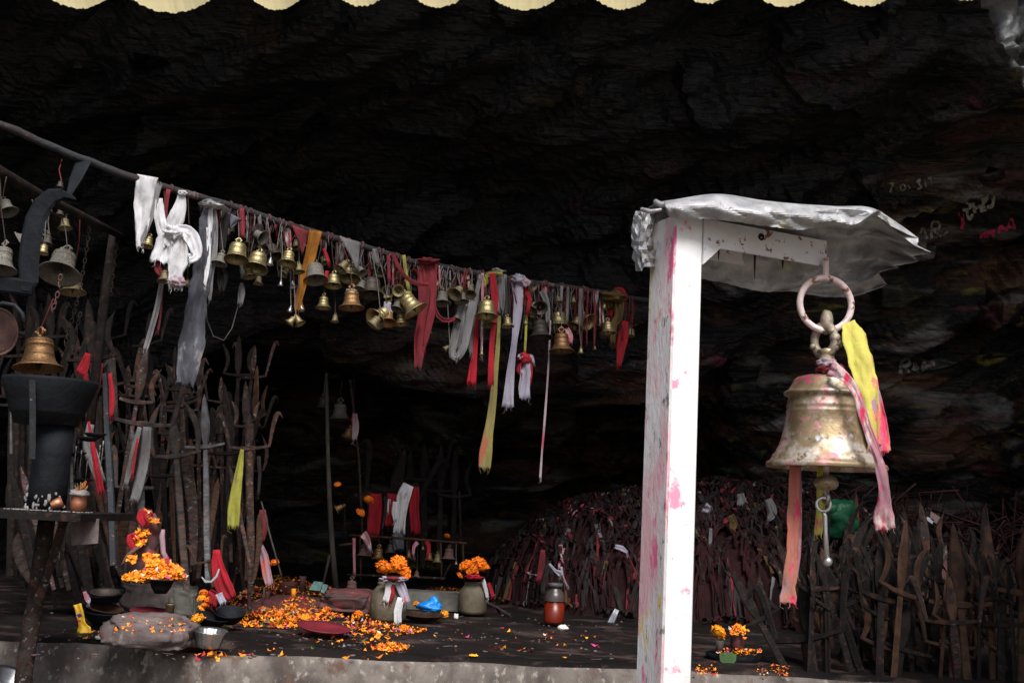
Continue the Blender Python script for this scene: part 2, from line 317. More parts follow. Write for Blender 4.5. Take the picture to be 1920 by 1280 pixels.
def rock_relief(m):
    t = m.node_tree; N = t.nodes; L = t.links; p = N["Principled BSDF"]
    tc = N.new("ShaderNodeTexCoord"); prev = None
    for rot, s, d, k in (((R(-18), R(27), R(0)), (1.2, 3, 11), .04, 1.0), ((R(-20), R(32), R(0)), (3, 9, 40), .014, 1.0), ((0, 0, 0), (2.2, 2.2, 2.2), .05, .7)):
        mp = N.new("ShaderNodeMapping"); mp.inputs["Rotation"].default_value = rot; mp.inputs["Scale"].default_value = s
        L.new(tc.outputs["Object"], mp.inputs[0]); n_ = N.new("ShaderNodeTexNoise"); n_.inputs["Scale"].default_value = 1; n_.inputs["Detail"].default_value = 9
        n_.inputs["Roughness"].default_value = .6; n_.inputs["Distortion"].default_value = .5
        L.new(mp.outputs[0], n_.inputs["Vector"]); b = N.new("ShaderNodeBump"); b.inputs["Strength"].default_value = k; b.inputs["Distance"].default_value = d * 3
        L.new(n_.outputs[0], b.inputs["Height"])
        if prev: L.new(prev, b.inputs["Normal"])
        prev = b.outputs[0]
    L.new(prev, p.inputs["Normal"])
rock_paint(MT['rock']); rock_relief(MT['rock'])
PA = [(2.7, 5.2), (2.9, 4.25), (3.3, 3.95), (4.0, 3.62), (4.8, 3.25), (5.5, 2.75), (5.85, 2.38), (6.15, 2.22), (6.8, 2.3), (7.6, 2.1), (8.2, 1.6), (8.4, .8)]
PB = [(2.7, 5.2), (2.9, 4.25), (3.3, 3.95), (4.0, 3.62), (4.8, 3.25), (5.5, 2.75), (5.75, 2.4), (5.8, 2.1), (5.95, 1.85), (6.1, 1.6), (6.2, 1.3), (6.3, .8)]
def prof(P, u):
    x = u * (len(P) - 1); i = min(int(x), len(P) - 2); t = x - i
    g = lambda k: Vector(P[max(0, min(len(P) - 1, k))])
    a, b, c, d = g(i - 1), g(i), g(i + 1), g(i + 2)
    return .5 * ((2 * b) + (c - a) * t + (2 * a - 5 * b + 4 * c - d) * t * t + (3 * b - a - 3 * c + d) * t ** 3)
FOL = Euler((R(-18), R(24), R(0))).to_matrix()
def rock_pt(X, u):
    r = sst(.5, 1.7, X) * .9
    q = prof(PA, u).lerp(prof(PB, u), r)
    side = sst(-1.9, -4.4, X) * 3.4 + sst(2.55, 3.5, X) * 3.4
    k = sst(.12, .9, u)
    Y = q.x - side * k; z = q.y
    P = Vector((X, Y, z)); a = noise.fractal(P * .55 + Vector((3, 1, 7)), 1.0, 2.0, 3) * .32
    F = FOL @ P; b = noise.fractal(Vector((F.x * .8, F.y * 1.6, F.z * 3.6)), .9, 2.0, 5)
    lay = F.z * 5 + noise.noise(P * .9) * 2.4; st = abs((lay % 1) - .5) * 2; st = st ** .4
    c = noise.cell(Vector((F.x * 1.1 + noise.noise(P * 2), F.y * 1.6, F.z * 2.2)))
    e2 = noise.voronoi(Vector((F.x * .9, F.y * 1.3, F.z * 1.7)) + Vector((9, 2, 1)))[0]; d = a + b * .13 + st * .06 + c * .12 + min(.55, e2[1] - e2[0]) * .26
    n_ = Vector((0, -.8, -.6)) if u > .1 else Vector((0, -1, 0))
    fade = 1 - .7 * sst(.86, 1, u)
    return P + n_ * d * fade
NX, NU = 400, 300
rk = M(); vs = []
for i in range(NU + 1):
    for j in range(NX + 1): vs.append(rock_pt(-6.0 + 12.5 * j / NX, i / NU))
rk.add(vs, [[i * (NX + 1) + j, (i + 1) * (NX + 1) + j, (i + 1) * (NX + 1) + j + 1, i * (NX + 1) + j + 1] for i in range(NU) for j in range(NX)], 0, False)
ROCK = BVHTree.FromPolygons([v[:] for v in rk.v], rk.f)
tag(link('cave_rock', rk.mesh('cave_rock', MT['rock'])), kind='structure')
def on_rock(px, py):
    h = ROCK.ray_cast(EYE, ray(px, py).normalized()); return (h[0], h[1]) if h[0] else (at(px, py, 6), Vector((0, -1, 0)))
# hill mass above the overhang (closes the cave to the sky)
hm = M(); vs = []
for i in range(21):
    for j in range(41):
        X = -6.2 + 12.9 * j / 40; Y = 2.7 + 9 * i / 20
        vs.append(Vector((X, Y, 5.1 + 1.6 * i / 20 + .5 * noise.noise(Vector((X * .5, Y * .5, 2))) * (i > 0))))
hm.add(vs, [[i * 41 + j, i * 41 + j + 1, (i + 1) * 41 + j + 1, (i + 1) * 41 + j] for i in range(20) for j in range(40)])
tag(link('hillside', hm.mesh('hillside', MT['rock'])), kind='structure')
bw = M(); bw.box((-6.3, 9.0, -.2), (6.7, 9.4, 6.5)); bw.box((-6.6, 2.2, -.2), (-6.0, 9.4, 6.0)); bw.box((6.4, 2.2, -.2), (6.9, 9.4, 6.0))
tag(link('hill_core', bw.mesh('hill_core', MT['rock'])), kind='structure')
MT['ground'] = mat('packed_earth', (.16, .13, .10), (.09, .075, .06), .9, 0, 3, bump=.5, bsc=12, var=0, vary=False)
g = M(); vs = []
for i in range(61):
    for j in range(61):
        x = (j - 30) / 30; y = (i - 30) / 30; X = math.copysign(abs(x) ** 2.5 * 400, x); Y = math.copysign(abs(y) ** 2.5 * 400, y)
        vs.append(Vector((X, Y, .04 * noise.noise(Vector((X, Y, 0)) * .7))))
g.add(vs, [[i * 61 + j, i * 61 + j + 1, (i + 1) * 61 + j + 1, (i + 1) * 61 + j] for i in range(60) for j in range(60)])
tag(link('ground', g.mesh('ground', MT['ground'])), kind='structure')
MT['slab'] = mat('oily_black_stone_floor', (.012, .0095, .009), (.005, .0045, .0045), .62, 0, 2.5, bump=.5, bsc=14, var=0, vary=False, stretch=(1.2, 1.6, 1), spec=.18,
                 spots=(((.055, .038, .034), 5, .52, .66), ((.07, .014, .018), 9, .6, .7), ((.16, .14, .13), 80, .66, .72)))
MT['slabface'] = mat('dirty_lime_plaster', (.165, .14, .122), (.055, .042, .036), .85, 0, 9, bump=.9, bsc=16, var=0, vary=False, stretch=(1, 1, .7),
                     spots=(((.05, .036, .03), 5, .50, .66), ((.26, .23, .2), 40, .56, .68), ((.09, .05, .035), 12, .56, .68)))
sl = M(); vs = []; nx = 200; rows = []
def slab_z(X, Y): return FLOOR + .012 * noise.fractal(Vector((X * 2.2, Y * 2.2, 1)), 1, 2, 4) - .010
FE = 3.62
def edge_y(X): return FE - .13 * sst(.5, -.8, X) + .05 * sst(-.8, -1.8, X) + .03 * noise.fractal(Vector((X * 1.8, 0, 4)), 1, 2, 4)
for j in range(nx + 1):
    X = -5 + 10 * j / nx; e = edge_y(X); col = []
    for k in range(30):
        Y = e + (9 - e) * (k / 29) ** 1.6; col.append(Vector((X, Y, slab_z(X, Y) - (.012 if k == 0 else 0))))
    rows.append(col)
sl.add([p for c in rows for p in c], [[j * 30 + k, (j + 1) * 30 + k, (j + 1) * 30 + k + 1, j * 30 + k + 1] for j in range(nx) for k in range(29)])
fr = []
for j in range(nx + 1):
    X = -5 + 10 * j / nx; e = edge_y(X); t0 = rows[j][0]
    fr.append([t0] + [Vector((X, e - .018 + .02 * noise.fractal(Vector((X * 3, z * 3, 9)), 1, 2, 4), z)) for z in [FLOOR - .035 - i * .11 for i in range(11)]])
sl.add([p for c in fr for p in c], [[j * 12 + k, j * 12 + k + 1, (j + 1) * 12 + k + 1, (j + 1) * 12 + k] for j in range(nx) for k in range(11)], 1)
tag(link('stone_platform', sl.mesh('stone_platform', [MT['slab'], MT['slabface']])), kind='structure')
def fz(p): p = p.copy(); p.z = slab_z(p.x, p.y) + .002; return p
# ------------------------------------------------------------------ fibreglass roof edge overhead
MT['fibre'] = mat('cream_fibreglass', (.95, .86, .6), (.92, .8, .5), .6, 0, 20, bump=.2, var=0)
t = MT['fibre'].node_tree; ps = t.nodes["Principled BSDF"]; tr = t.nodes.new("ShaderNodeBsdfTranslucent"); tr.inputs[0].default_value = (1, .86, .47, 1)
ms = t.nodes.new("ShaderNodeMixShader"); ms.inputs[0].default_value = .8; out = t.nodes["Material Output"]
t.links.new(ps.outputs[0], ms.inputs[1]); t.links.new(tr.outputs[0], ms.inputs[2]); t.links.new(ms.outputs[0], out.inputs[0])
root = thing('corrugated_roof_sheet', 'cream translucent corrugated sheet whose frayed wavy edge hangs along the top of the photo', 'roof sheet', at(960, -60, 1.35))
scl = [(-60, 8, 60), (150, 17, 52), (322, 25, 66), (518, 20, 42), (677, 13, 40), (822, 15, 44), (985, 20, 56), (1166, 19, 46), (1325, 8, 36), (1471, 14, 44), (1622, 13, 46), (1815, 2, 40), (1990, 6, 46)]
def trough(px):
    v = -26
    for c, d, h in scl:
        x = abs(px - c) / h
        if x < 1.6: v = max(v, d - (d + 26) * (min(1.0, x / 1.6) ** 2.0) if x < 1.6 else -26)
    return v
rm = M(); grid = []; COL = 900
for k in range(4):
    row = []
    for j in range(COL + 1):
        px = -120 + 2160 * j / COL
        row.append(at(px, trough(px) + (random.uniform(-2.6, 1.2) if k == 0 else 0), 1.35) + Vector((0, -.09 * k, .05 * k)))
    grid.append(row)
rm.add([p for r_ in grid for p in r_], [[k * (COL + 1) + j, k * (COL + 1) + j + 1, (k + 1) * (COL + 1) + j + 1, (k + 1) * (COL + 1) + j] for k in range(3) for j in range(COL)]); part('sheet', rm, MT['fibre'], root)
# crumpled grey plastic corner top right
root = thing('crumpled_metal_sheet', 'crumpled grey sheet with a torn wavy edge in the top right corner', 'roof sheet', at(1935, 60, 1.5))
edge = [(1822, -40), (1838, -5), (1862, 12), (1871, 42), (1866, 78), (1880, 98), (1893, 110), (1893, 135), (1908, 150), (1918, 172), (1938, 190), (1960, 205)]
gr = []
for i in range(45):
    t_ = i / 44 * (len(edge) - 1); k = min(int(t_), len(edge) - 2); f = t_ - k
    ex = edge[k][0] * (1 - f) + edge[k + 1][0] * f; ey = edge[k][1] * (1 - f) + edge[k + 1][1] * f; row = []
    for j in range(24):
        q = j / 23; p = at(ex + q * 190 + random.uniform(-1, 1) * (j == 0), ey - q * 60, 1.5 - .05 * q)
        p.y += .03 * noise.fractal(Vector((i * .22, j * .3 + i * .1, 3)), 1, 2, 3) + .012 * math.sin(j * 1.1 + i * .15); row.append(p)
    gr.append(row)
m = M(); m.shell(gr, .0015); part('sheet', m, MT['corner_tin'], root)
gr = []                                       # unseen shelter roof added beyond the torn corner to shade the right bundle
for i in range(9):
    a = Vector((1.12, 1.45, 2.38)).lerp(Vector((1.78, 3.1, 2.75)), i / 8); b = Vector((3.2, 1.3, 2.6)).lerp(Vector((3.3, 3.15, 2.8)), i / 8)
    gr.append([a.lerp(b, j / 96) + Vector((0, 0, .012 * math.sin(j * 1.57))) for j in range(97)])
m = M(); m.shell(gr, .0012); part('added_shade_roof', m, MT['tin'], root)
bm = thing('roof_beam', 'thin dark beam carrying the cream roof sheet just above the top of the photo', 'beam', (0, 1.22, 2.5))
m = M(); m.tube([(-1.6, 1.22, 2.56), (0, 1.22, 2.50), (1.3, 1.30, 2.50), (3.2, 1.5, 2.62)], .02, 8); part('beam', m, MT['wood'], bm)
# ------------------------------------------------------------------ rods
rodpx = [(-40, 218), (60, 258), (125, 287), (190, 312), (250, 333), (330, 357), (450, 391), (560, 428), (660, 455), (760, 487), (830, 501), (900, 513), (1000, 530), (1100, 544), (1205, 562), (1275, 572)]
def rodY(px): return 1 / (1 / 3.5 + (px - 250) / 955 * (1 / 5.0 - 1 / 3.5))
def rodpy(px):
    for (a, b), (c, d) in zip(rodpx, rodpx[1:]):
        if px <= c: return b + (d - b) * (px - a) / (c - a)
    return rodpx[-1][1]
def rodp(px, off=0): return at(px, rodpy(px) + off, rodY(px))
rod = thing('hanging_rod', 'long rusty rod crossing under the cave roof and carrying the row of bells', 'rod', rodp(600))
m = M(); pts = [rodp(x) + Vector((0, 0, .004 * noise.noise(Vector((x * .02, 0, 0))))) for x in range(-40, 1276, 12)]
m.tube(pts, [.0125 - .001 * min(1, max(0, (i / len(pts)) * 1.3)) + .002 * noise.noise(Vector((i * .6, 1, 1))) for i in range(len(pts))], 10)
part('pole', m, mat('reddish_rusty_rod', (.026, .017, .015), (.012, .009, .009), .85, 0, 20, bump=.6, bsc=60, var=0, spots=(((.12, .09, .09), 18, .55, .66), ((.018, .018, .021), 3, .46, .56))), rod)
m = M()
for k in range(60):                            # cloth and thread windings round the rod
    x = random.uniform(310, 1190); p = rodp(x); d = (rodp(x + 5) - rodp(x - 5)).normalized()
    m.ring(p, random.uniform(.011, .015), random.uniform(.002, .005), d + Vector((random.uniform(-.5, .5), 0, random.uniform(-.5, .5))), 10, 5)
tag(part('thread_winding', m, cloth('reddish_thread_winding', (.11, .05, .05), (.05, .026, .028)), rod), kind='stuff')
r2 = thing('side_rod', 'grey pipe in the dark left corner carrying the dusty bells behind the large trident', 'rod', at(75, 368, 3.1))
m = M(); m.tube([at(-60, 285, 2.8), at(0, 322, 2.9), at(75, 366, 3.05), at(150, 403, 3.3), at(225, 442, 3.7)], [.016, .016, .015, .013, .012], 10); part('pole', m, MT['iron_dim'], r2)
v = thing('upright_pole', 'dim grey upright pole standing behind the hanging chain at left', 'pole', at(178, 720, 3.75))
m = M(); m.tube([at(213, 440, 3.7), at(196, 560, 3.7), at(178, 710, 3.75), at(160, 900, 3.8)], .016, 10); part('shaft', m, MT['iron_dim'], v)
v = thing('bracket_strut', 'dark flat strut dropping from the rod above the large trident', 'strut', at(130, 350, 3.3))
m = M(); m.plate([at(158, 300, 3.4), at(142, 335, 3.35), at(126, 372, 3.3)], [.05, .04, .012], .006, FW); part('plate', m, MT['black'], v)
# ------------------------------------------------------------------ cloth strips
RIB = {}
def crom(P, n):
    out = []; k = len(P) - 1
    for i in range(n + 1):
        x = i / n * k; a = min(int(x), k - 1); t_ = x - a
        g = lambda q: P[max(0, min(k, q))]
        out.append([.5 * (2 * b + (c - p0) * t_ + (2 * p0 - 5 * b + 4 * c - d) * t_ * t_ + (3 * b - p0 - 3 * c + d) * t_ ** 3) for p0, b, c, d in zip(g(a - 1), g(a), g(a + 1), g(a + 2))])
    return out
def strip(m, pts, Y, folds=2.2, amp=.28, rag=3.0, seed=0, mi=0, cols=11, t=.0012, per=11):
    L = sum(math.dist(a[:2], b[:2]) for a, b in zip(pts, pts[1:])); n = max(6, int(L / per))
    st = crom([(a[0], a[1], a[2], a[3] if len(a) > 3 else 0) for a in pts], n); grid = []
    ph = random.uniform(0, 6)
    for i, (x, y, w_, dy) in enumerate(st):
        x2, y2 = st[min(i + 1, n)][:2]; x1, y1 = st[max(i - 1, 0)][:2]
        tx, ty = x2 - x1, y2 - y1; l = math.hypot(tx, ty) or 1; nx_, ny_ = -ty / l, tx / l
        nx_, ny_ = -nx_, -ny_
        row = []; w_ = max(w_, 1.2); wp = w_ * (1 + .28 * noise.noise(Vector((i * .22, seed, 2))))
        for j in range(cols):
            s_ = j / (cols - 1) - .5; e = random.uniform(-1, 1) * .02 * wp if j in (0, cols - 1) else 0
            yy = 0
            if i == n: yy = random.uniform(-rag, rag)
            Yd = Y + dy; mp_ = Yd / FPX
            q1 = noise.noise(Vector((s_ * 1.6, i * .07, seed * 1.3))); fold = amp * w_ * mp_ * (.55 * (.6 + noise.noise(Vector((1, i * .12, seed)))) * math.sin((s_ + .45 * q1) * folds * 6.28 + ph + i * .04) + 1.3 * noise.noise(Vector((s_ * 2.6, i * .16, seed + 7))) + .6 * noise.noise(Vector((s_ * 7, i * .4, seed + 3))))
            row.append(at(x + nx_ * (s_ * wp + e), y + ny_ * (s_ * wp + e) + yy, Yd + fold))
        grid.append(row)
    m.shell(grid, t, mi)
    for k in range(5):
        p = random.choice(grid[-1]); l = random.uniform(2, 11) * Y / FPX; m.tube([p + Vector((0, 0, .002)), p + Vector((random.uniform(-.3, .3) * l, 0, -l * .6)), p + Vector((random.uniform(-.6, .6) * l, 0, -l))], .0005, 4, mi)
def knot(m, px, py, Y, wpx, hpx, seed=0, mi=0):
    s_ = Y / FPX; q = M(); q.blob((0, 0, 0), (wpx * s_ / 2.2, wpx * s_ / 2.9, hpx * s_ / 2.2), seed, .6, 26, 14, 2.2, mi)
    for v in q.v:
        a = math.atan2(v.z, v.x); v *= 1 + .16 * math.sin(a * 5 + seed + v.x * 300) + .1 * math.sin(v.x / s_ * 1.1 + v.z / s_ * .7 + seed)
    m.merge(q, Matrix.Translation(at(px, py, Y)))
def ribbon(label, strips, mk, Y=None, name='ribbon', cat='ribbon', group=None, knots=(), **kw):
    x0 = strips[0][0][0]; y0 = strips[0][0][1]
    if Y is None: Y = rodY(x0) - .025
    root = thing(name, label, cat, at(x0, y0, Y), group)
    mks = mk if isinstance(mk, (list, tuple)) else [mk] * len(strips)
    for i, s_ in enumerate(strips):
        m = M(); strip(m, s_, Y, seed=i * 2.3 + x0 * .1, **kw); part('cloth_strip', m, MT[mks[i]], root)
    for i, k in enumerate(knots):
        m = M(); knot(m, k[0], k[1], Y - .005, k[2], k[3], i + x0); part('knot', m, MT[k[4] if len(k) > 4 else mks[0]], root)
    return root
# ------------------------------------------------------------------ bell post
PY_ = 2.2
pb = at(1262, 900, PY_)                       # a point on the near corner edge
YAW = R(24); ax = Vector((math.cos(YAW), math.sin(YAW), 0)); ay = Vector((-math.sin(YAW), math.cos(YAW), 0)); az = Vector((0, 0, 1))
corner = at(1252, 900, PY_)
def pl(x, y, z): return Vector((corner.x, corner.y, 0)) + ax * x + ay * y + az * z
ztop = at(1258, 402, PY_).z
A_, B_ = .069, .098
post = thing('bell_post', 'white painted metal post with pink powder stains carrying a short arm and a tin hood', 'post', pl(A_ / 2, B_ / 2, 0))
m = M(); e = .004; ring = [(e, 0), (A_ - e, 0), (A_, e), (A_, B_ - e), (A_ - e, B_), (e, B_), (0, B_ - e), (0, e)]
zs = [0 + ztop * i / 40 for i in range(41)]
vs = [pl(x, y, z) for z in zs for x, y in ring]
for i in range(40):
    for j in range(8): m.add([vs[i * 8 + j], vs[i * 8 + (j + 1) % 8], vs[(i + 1) * 8 + (j + 1) % 8], vs[(i + 1) * 8 + j]], [[0, 1, 2, 3]], 1 if j in (5, 6, 7) else 0, False)
m.add(vs[-8:], [list(range(8))], 0, False)
part('column', m, [MT['white_paint'], MT['powder_white']], post)
L_ = .392; hA = .058
zt = ztop + .003
arm_slope = 0.0
def chan(y0, y1, x0, x1, z0, z1, mi=0):
    q = M(); q.add([pl(x, y, z) for z in (z0, z1) for y in (y0, y1) for x in (x0, x1)], [[0, 2, 3, 1], [4, 5, 7, 6], [0, 1, 5, 4], [2, 6, 7, 3], [0, 4, 6, 2], [1, 3, 7, 5]], mi, False); return q
def arm_flange(y0, y1, chamfer=True):
    q = M(); g_ = .055; z0 = zt - hA
    out = [(A_ + .001, zt), (L_, zt), (L_, z0), (A_ + .001 + .042, z0), (A_ + .001, z0 - .04)]
    n_ = len(out); vs = [pl(x, y0, z) for x, z in out] + [pl(x, y1, z) for x, z in out]
    q.add(vs, [list(range(n_))[::-1], list(range(n_, 2 * n_))] + [[i, (i + 1) % n_, n_ + (i + 1) % n_, n_ + i] for i in range(n_)], 0, False); return q
m = arm_flange(-.001, .005); part('arm_flange', m, MT['rusty_white'], post)
m = arm_flange(B_ - .006, B_ - .001); part('arm_flange', m, MT['rusty_white'], post)
part('arm_top', chan(.0055, B_ - .0065, A_ + .002, L_ - .002, zt - .006, zt - .001), MT['rusty_white'], post)
m = M(); c = pl(.215, -.002, zt - .018); m.ring(c, .0055, .0025, ay, 14, 6); m.lathe([(0, 0), (.005, 0), (.005, .004), (0, .004)], 10, c); part('bolt', m, MT['iron'], post)
for x, l, y in ((.115, .035, .0), (.205, .065, -.004), (.285, .03, .004)):
    m = M(); p = pl(x, y + .01, zt - hA + .012); m.tube([p, p - az * l * .6, p - az * l], [.003, .0022, .0006], 6); part('rusty_spike', m, MT['iron'], post)
# ring hanging from the arm
rc = at(1548, 570, 2.2 + .14); s_ = mpp(rc)
dr = ay
ri = thing('iron_ring', 'rust speckled white and pink iron ring hanging from the end of the post arm', 'ring', rc)
m = M(); m.ring(rc, 50 * s_, 6.3 * s_, Vector((-.10, 1, .02)), 40, 10); part('loop', m, MT['pink_ring'], ri)
m = M(); t0 = rc + az * (50 * s_); m.plate([t0 - az * .004, t0 + az * .010, t0 + az * .045], [.020, .014, .014], .012, ay); part('stem', m, MT['pink_ring'], ri)
# ------------------------------------------------------------------ tin hood
hood = thing('tin_hood', 'crumpled galvanised sheet bent over the arm of the white post as a small roof', 'roof sheet', at(1450, 380, 2.25))
rows_ = [
 [(1256, 398, 2.17), (1262, 408, 2.17), (1345, 412, 2.185), (1440, 424, 2.20), (1500, 431, 2.215), (1560, 422, 2.24), (1602, 428, 2.25), (1640, 402, 2.22)],
 [(1247, 386, 2.165), (1256, 386, 2.15), (1340, 386, 2.165), (1430, 396, 2.18), (1500, 400, 2.20), (1560, 402, 2.22), (1606, 408, 2.25), (1650, 396, 2.24)],
 [(1240, 378, 2.21), (1262, 375, 2.205), (1345, 364, 2.225), (1430, 376, 2.24), (1500, 383, 2.25), (1565, 387, 2.27), (1640, 392, 2.29), (1700, 440, 2.30)],
 [(1210, 394, 2.27), (1262, 392, 2.275), (1345, 392, 2.295), (1430, 402, 2.31), (1500, 410, 2.32), (1580, 416, 2.34), (1650, 424, 2.35), (1735, 468, 2.34)],
 [(1202, 408, 2.30), (1262, 420, 2.32), (1345, 430, 2.34), (1430, 440, 2.36), (1500, 446, 2.37), (1580, 448, 2.39), (1640, 448, 2.39), (1722, 482, 2.37)],
 [(1198, 440, 2.33), (1262, 458, 2.35), (1345, 472, 2.37), (1430, 486, 2.39), (1500, 492, 2.40), (1580, 492, 2.42), (1640, 482, 2.42), (1692, 498, 2.39)],
 [(1190, 470, 2.35), (1262, 488, 2.37), (1345, 505, 2.39), (1430, 520, 2.41), (1500, 528, 2.42), (1570, 528, 2.44), (1625, 518, 2.44), (1664, 506, 2.41)],
 [(1206, 498, 2.37), (1262, 512, 2.38), (1345, 528, 2.40), (1425, 546, 2.42), (1480, 546, 2.44), (1545, 556, 2.45), (1605, 554, 2.46), (1648, 538, 2.43)]]
G = []
nu, nv = 130, 64
def cr1(seq, x):
    k = len(seq) - 1; x *= k; a = min(int(x), k - 1); t_ = x - a
    g_ = lambda q: seq[max(0, min(k, q))]
    return tuple(.5 * (2 * b + (c - p0) * t_ + (2 * p0 - 5 * b + 4 * c - d) * t_ * t_ + (3 * b - p0 - 3 * c + d) * t_ ** 3) for p0, b, c, d in zip(g_(a - 1), g_(a), g_(a + 1), g_(a + 2)))
for i in range(nv + 1):
    row = []
    for j in range(nu + 1):
        col = [cr1(r_, j / nu) for r_ in rows_]
        x, y, Y = cr1(col, i / nv)
        nz = noise.noise(Vector((j * .09, i * .13, 5))); vo = noise.voronoi(Vector((j * .075 + i * .05, i * .085, 9)))[0]; nz2 = .9 * min(.5, vo[1] - vo[0]) + .15 * noise.noise(Vector((j * .12, i * .15, 2)))
        edge_ = (i in (0, nv)) or (j in (0, nu))
        x += random.uniform(-.8, .8) if edge_ else 0; y += random.uniform(-.8, .8) if edge_ else 0
        tri = abs(((i * .095 + .1) % 1) * 2 - 1) - .5; corr = .034 * tri * sst(.5, .9, j / nu); x += 26 * tri * sst(.86, 1, j / nu) * (i > 12)
        row.append(at(x, y, Y + .010 * nz - .022 * nz2 + corr))
    G.append(row)
m = M(); m.shell(G, .0011, 0, False); part('sheet', m, MT['tin'], hood)
m = M(); gr = []
for i in range(14):                           # crumpled end rolled behind the post
    row = []
    for j in range(12):
        x = 1192 + 40 * j / 11 + 6 * noise.noise(Vector((i * .6, j * .5, 1))) - 8 * math.sin(i / 13 * 3.1); y = 396 + 104 * i / 13 + (8 if i == 13 and j < 4 else 0)
        row.append(at(x, y, 2.28 - .04 * math.sin(j / 11 * 3.14) + .018 * noise.noise(Vector((i * .7, j * .7, 3)))))
    gr.append(row)
m.shell(gr, .0012, 0, False); part('rolled_end', m, MT['tin'], hood)
m = M(); m.tube([at(1228, 378, 2.2), at(1240, 384, 2.19), at(1258, 382, 2.17)], [.006, .006, .004], 7); m2 = M(); m2.tube([at(1203, 393, 2.22), at(1220, 397, 2.2), at(1240, 393, 2.18)], [.005, .005, .003], 7)
part('folded_lip', m, MT['tin'], hood); part('folded_lip', m2, MT['tin'], hood)
# ------------------------------------------------------------------ large bell
BY = 2.34; c0 = at(1549, 876, BY); s_ = mpp(c0)
big = thing('temple_bell', 'large brass temple bell smeared with pink powder hanging from the white post', 'bell', c0)
def zz(py): return (876 - py) * s_ * 1.005
prof_ = [(110, 878), (111, 874), (109, 869), (103, 866), (100, 860), (99, 856), (93, 850), (92, 846), (87, 838), (84, 828), (80, 812), (76.5, 795), (74.2, 778), (74.6, 776), (74.6, 773), (73.6, 771), (73.6, 767), (74.2, 765), (74.2, 762), (73.2, 760), (72, 752), (71, 748), (72, 745), (78, 743), (80, 740), (78.5, 737), (72, 734), (66, 725), (62, 716), (60, 712), (56, 709), (42, 705), (24, 703), (0, 702)]
m = M(); m.lathe([(r * s_, zz(y)) for r, y in prof_], 72, c0); 
inner = [(110, 878), (104, 879), (96, 868), (86, 852), (78, 830), (70, 795), (66, 750), (50, 720), (0, 712)]
m.lathe([(r * s_, zz(y)) for r, y in inner][::-1], 72, c0)
part('body', m, MT['bigbell'], big)
m = M(); m.lathe([(20 * s_, zz(703)), (17 * s_, zz(690)), (15 * s_, zz(672)), (13 * s_, zz(662)), (18 * s_, zz(655)), (0, zz(650))], 20, c0, wob=.06); part('neck', m, MT['bigbell'], big)
m = M(); lc = at(1546, 638, BY); m.ring(lc, 21 * s_, 8 * s_, Vector((.95, 1, 0)), 26, 9, 1.35)
m.blob(at(1550, 604, BY - .0), (13 * s_, 10 * s_, 24 * s_), 3, .12, 12, 9); part('crown_loop', m, MT['crown'], big)
for (x, y, r_) in ((1566, 634, 11), (1574, 643, 8), (1560, 620, 8), (1524, 650, 6), (1567, 652, 7)):
    m = M(); m.blob(at(x, y, BY - .015), (r_ * s_,) * 3, x, .15, 12, 8); part('crown_knob', m, MT['crown'], big)
m = M(); m.tube([at(1549, 705, BY), at(1549, 860, BY), at(1549, 892, BY)], 6 * s_, 10); m.lathe([(0, 14 * s_), (8 * s_, 13 * s_), (18 * s_, 10 * s_), (22.5 * s_, 3 * s_), (22.5 * s_, -4 * s_), (17 * s_, -11 * s_), (7 * s_, -13 * s_), (5 * s_, -20 * s_), (0, -22 * s_)], 24, at(1549, 905, BY))
m.ring(at(1549, 934, BY), 8 * s_, 4.2 * s_, Vector((1, .3, 0)), 16, 8); clap = part('clapper', m, MT['bigbell'], big)
m = M(); m.ring(at(1544, 945, BY), 12.5 * s_, 3.3 * s_, Vector((.25, 1, 0)), 22, 8); m.tube([at(1543, 958, BY), at(1547, 966, BY), at(1548, 1000, BY), at(1551, 1045, BY)], [4 * s_, 4.6 * s_, 4.4 * s_, 4.8 * s_], 10); m.blob(at(1552, 1052, BY), (9 * s_, 9 * s_, 9 * s_), 2, .05, 14, 10)
o = link('striker', m.mesh('striker', MT['steel'], c0), clap)
# cloths on the large bell
ribbon('long yellow cloth tied to the large bell ring and stained pink on its right edge', [[(1590, 604, 28, -.02), (1603, 640, 44, -.05), (1620, 700, 46, -.07), (1632, 770, 34, -.085), (1640, 835, 24, -.09)],
    [(1606, 630, 14, -.03), (1625, 690, 22, -.06), (1644, 760, 24, -.08), (1657, 848, 26, -.085)]], ['cyelp', 'ccoral'], BY, name='yellow_ribbon', folds=1.4, amp=.16, per=7)
ribbon('faded red and white rag knotted round the neck of the large bell', [[(1556, 690, 30, -.05), (1582, 704, 20, -.075), (1606, 738, 15, -.088), (1622, 790, 17, -.10), (1642, 846, 15, -.115), (1652, 880, 20, -.12), (1658, 925, 24, -.115), (1657, 965, 36, -.11), (1660, 994, 40, -.11)]],
       ['cpink'], BY - .035, name='neck_rag', folds=1.7, amp=.22, per=7, knots=((1552, 680, 42, 20, 'cpinkwhite'), (1553, 694, 48, 22, 'cred2'), (1566, 690, 22, 16, 'cred2')))
ribbon('coral and mauve ribbon hanging below the left side of the large bell', [[(1490, 872, 20, 0), (1489, 930, 22, 0), (1487, 1000, 22, 0), (1484, 1050, 24, 0), (1479, 1100, 28, 0), (1477, 1131, 31, 0)], [(1497, 872, 10, .01), (1498, 950, 10, .01), (1496, 1030, 11, .01), (1491, 1082, 9, .01)]], ['ccoral', 'cpink'], BY - .0, name='coral_ribbon', folds=1.2, amp=.13, per=7)
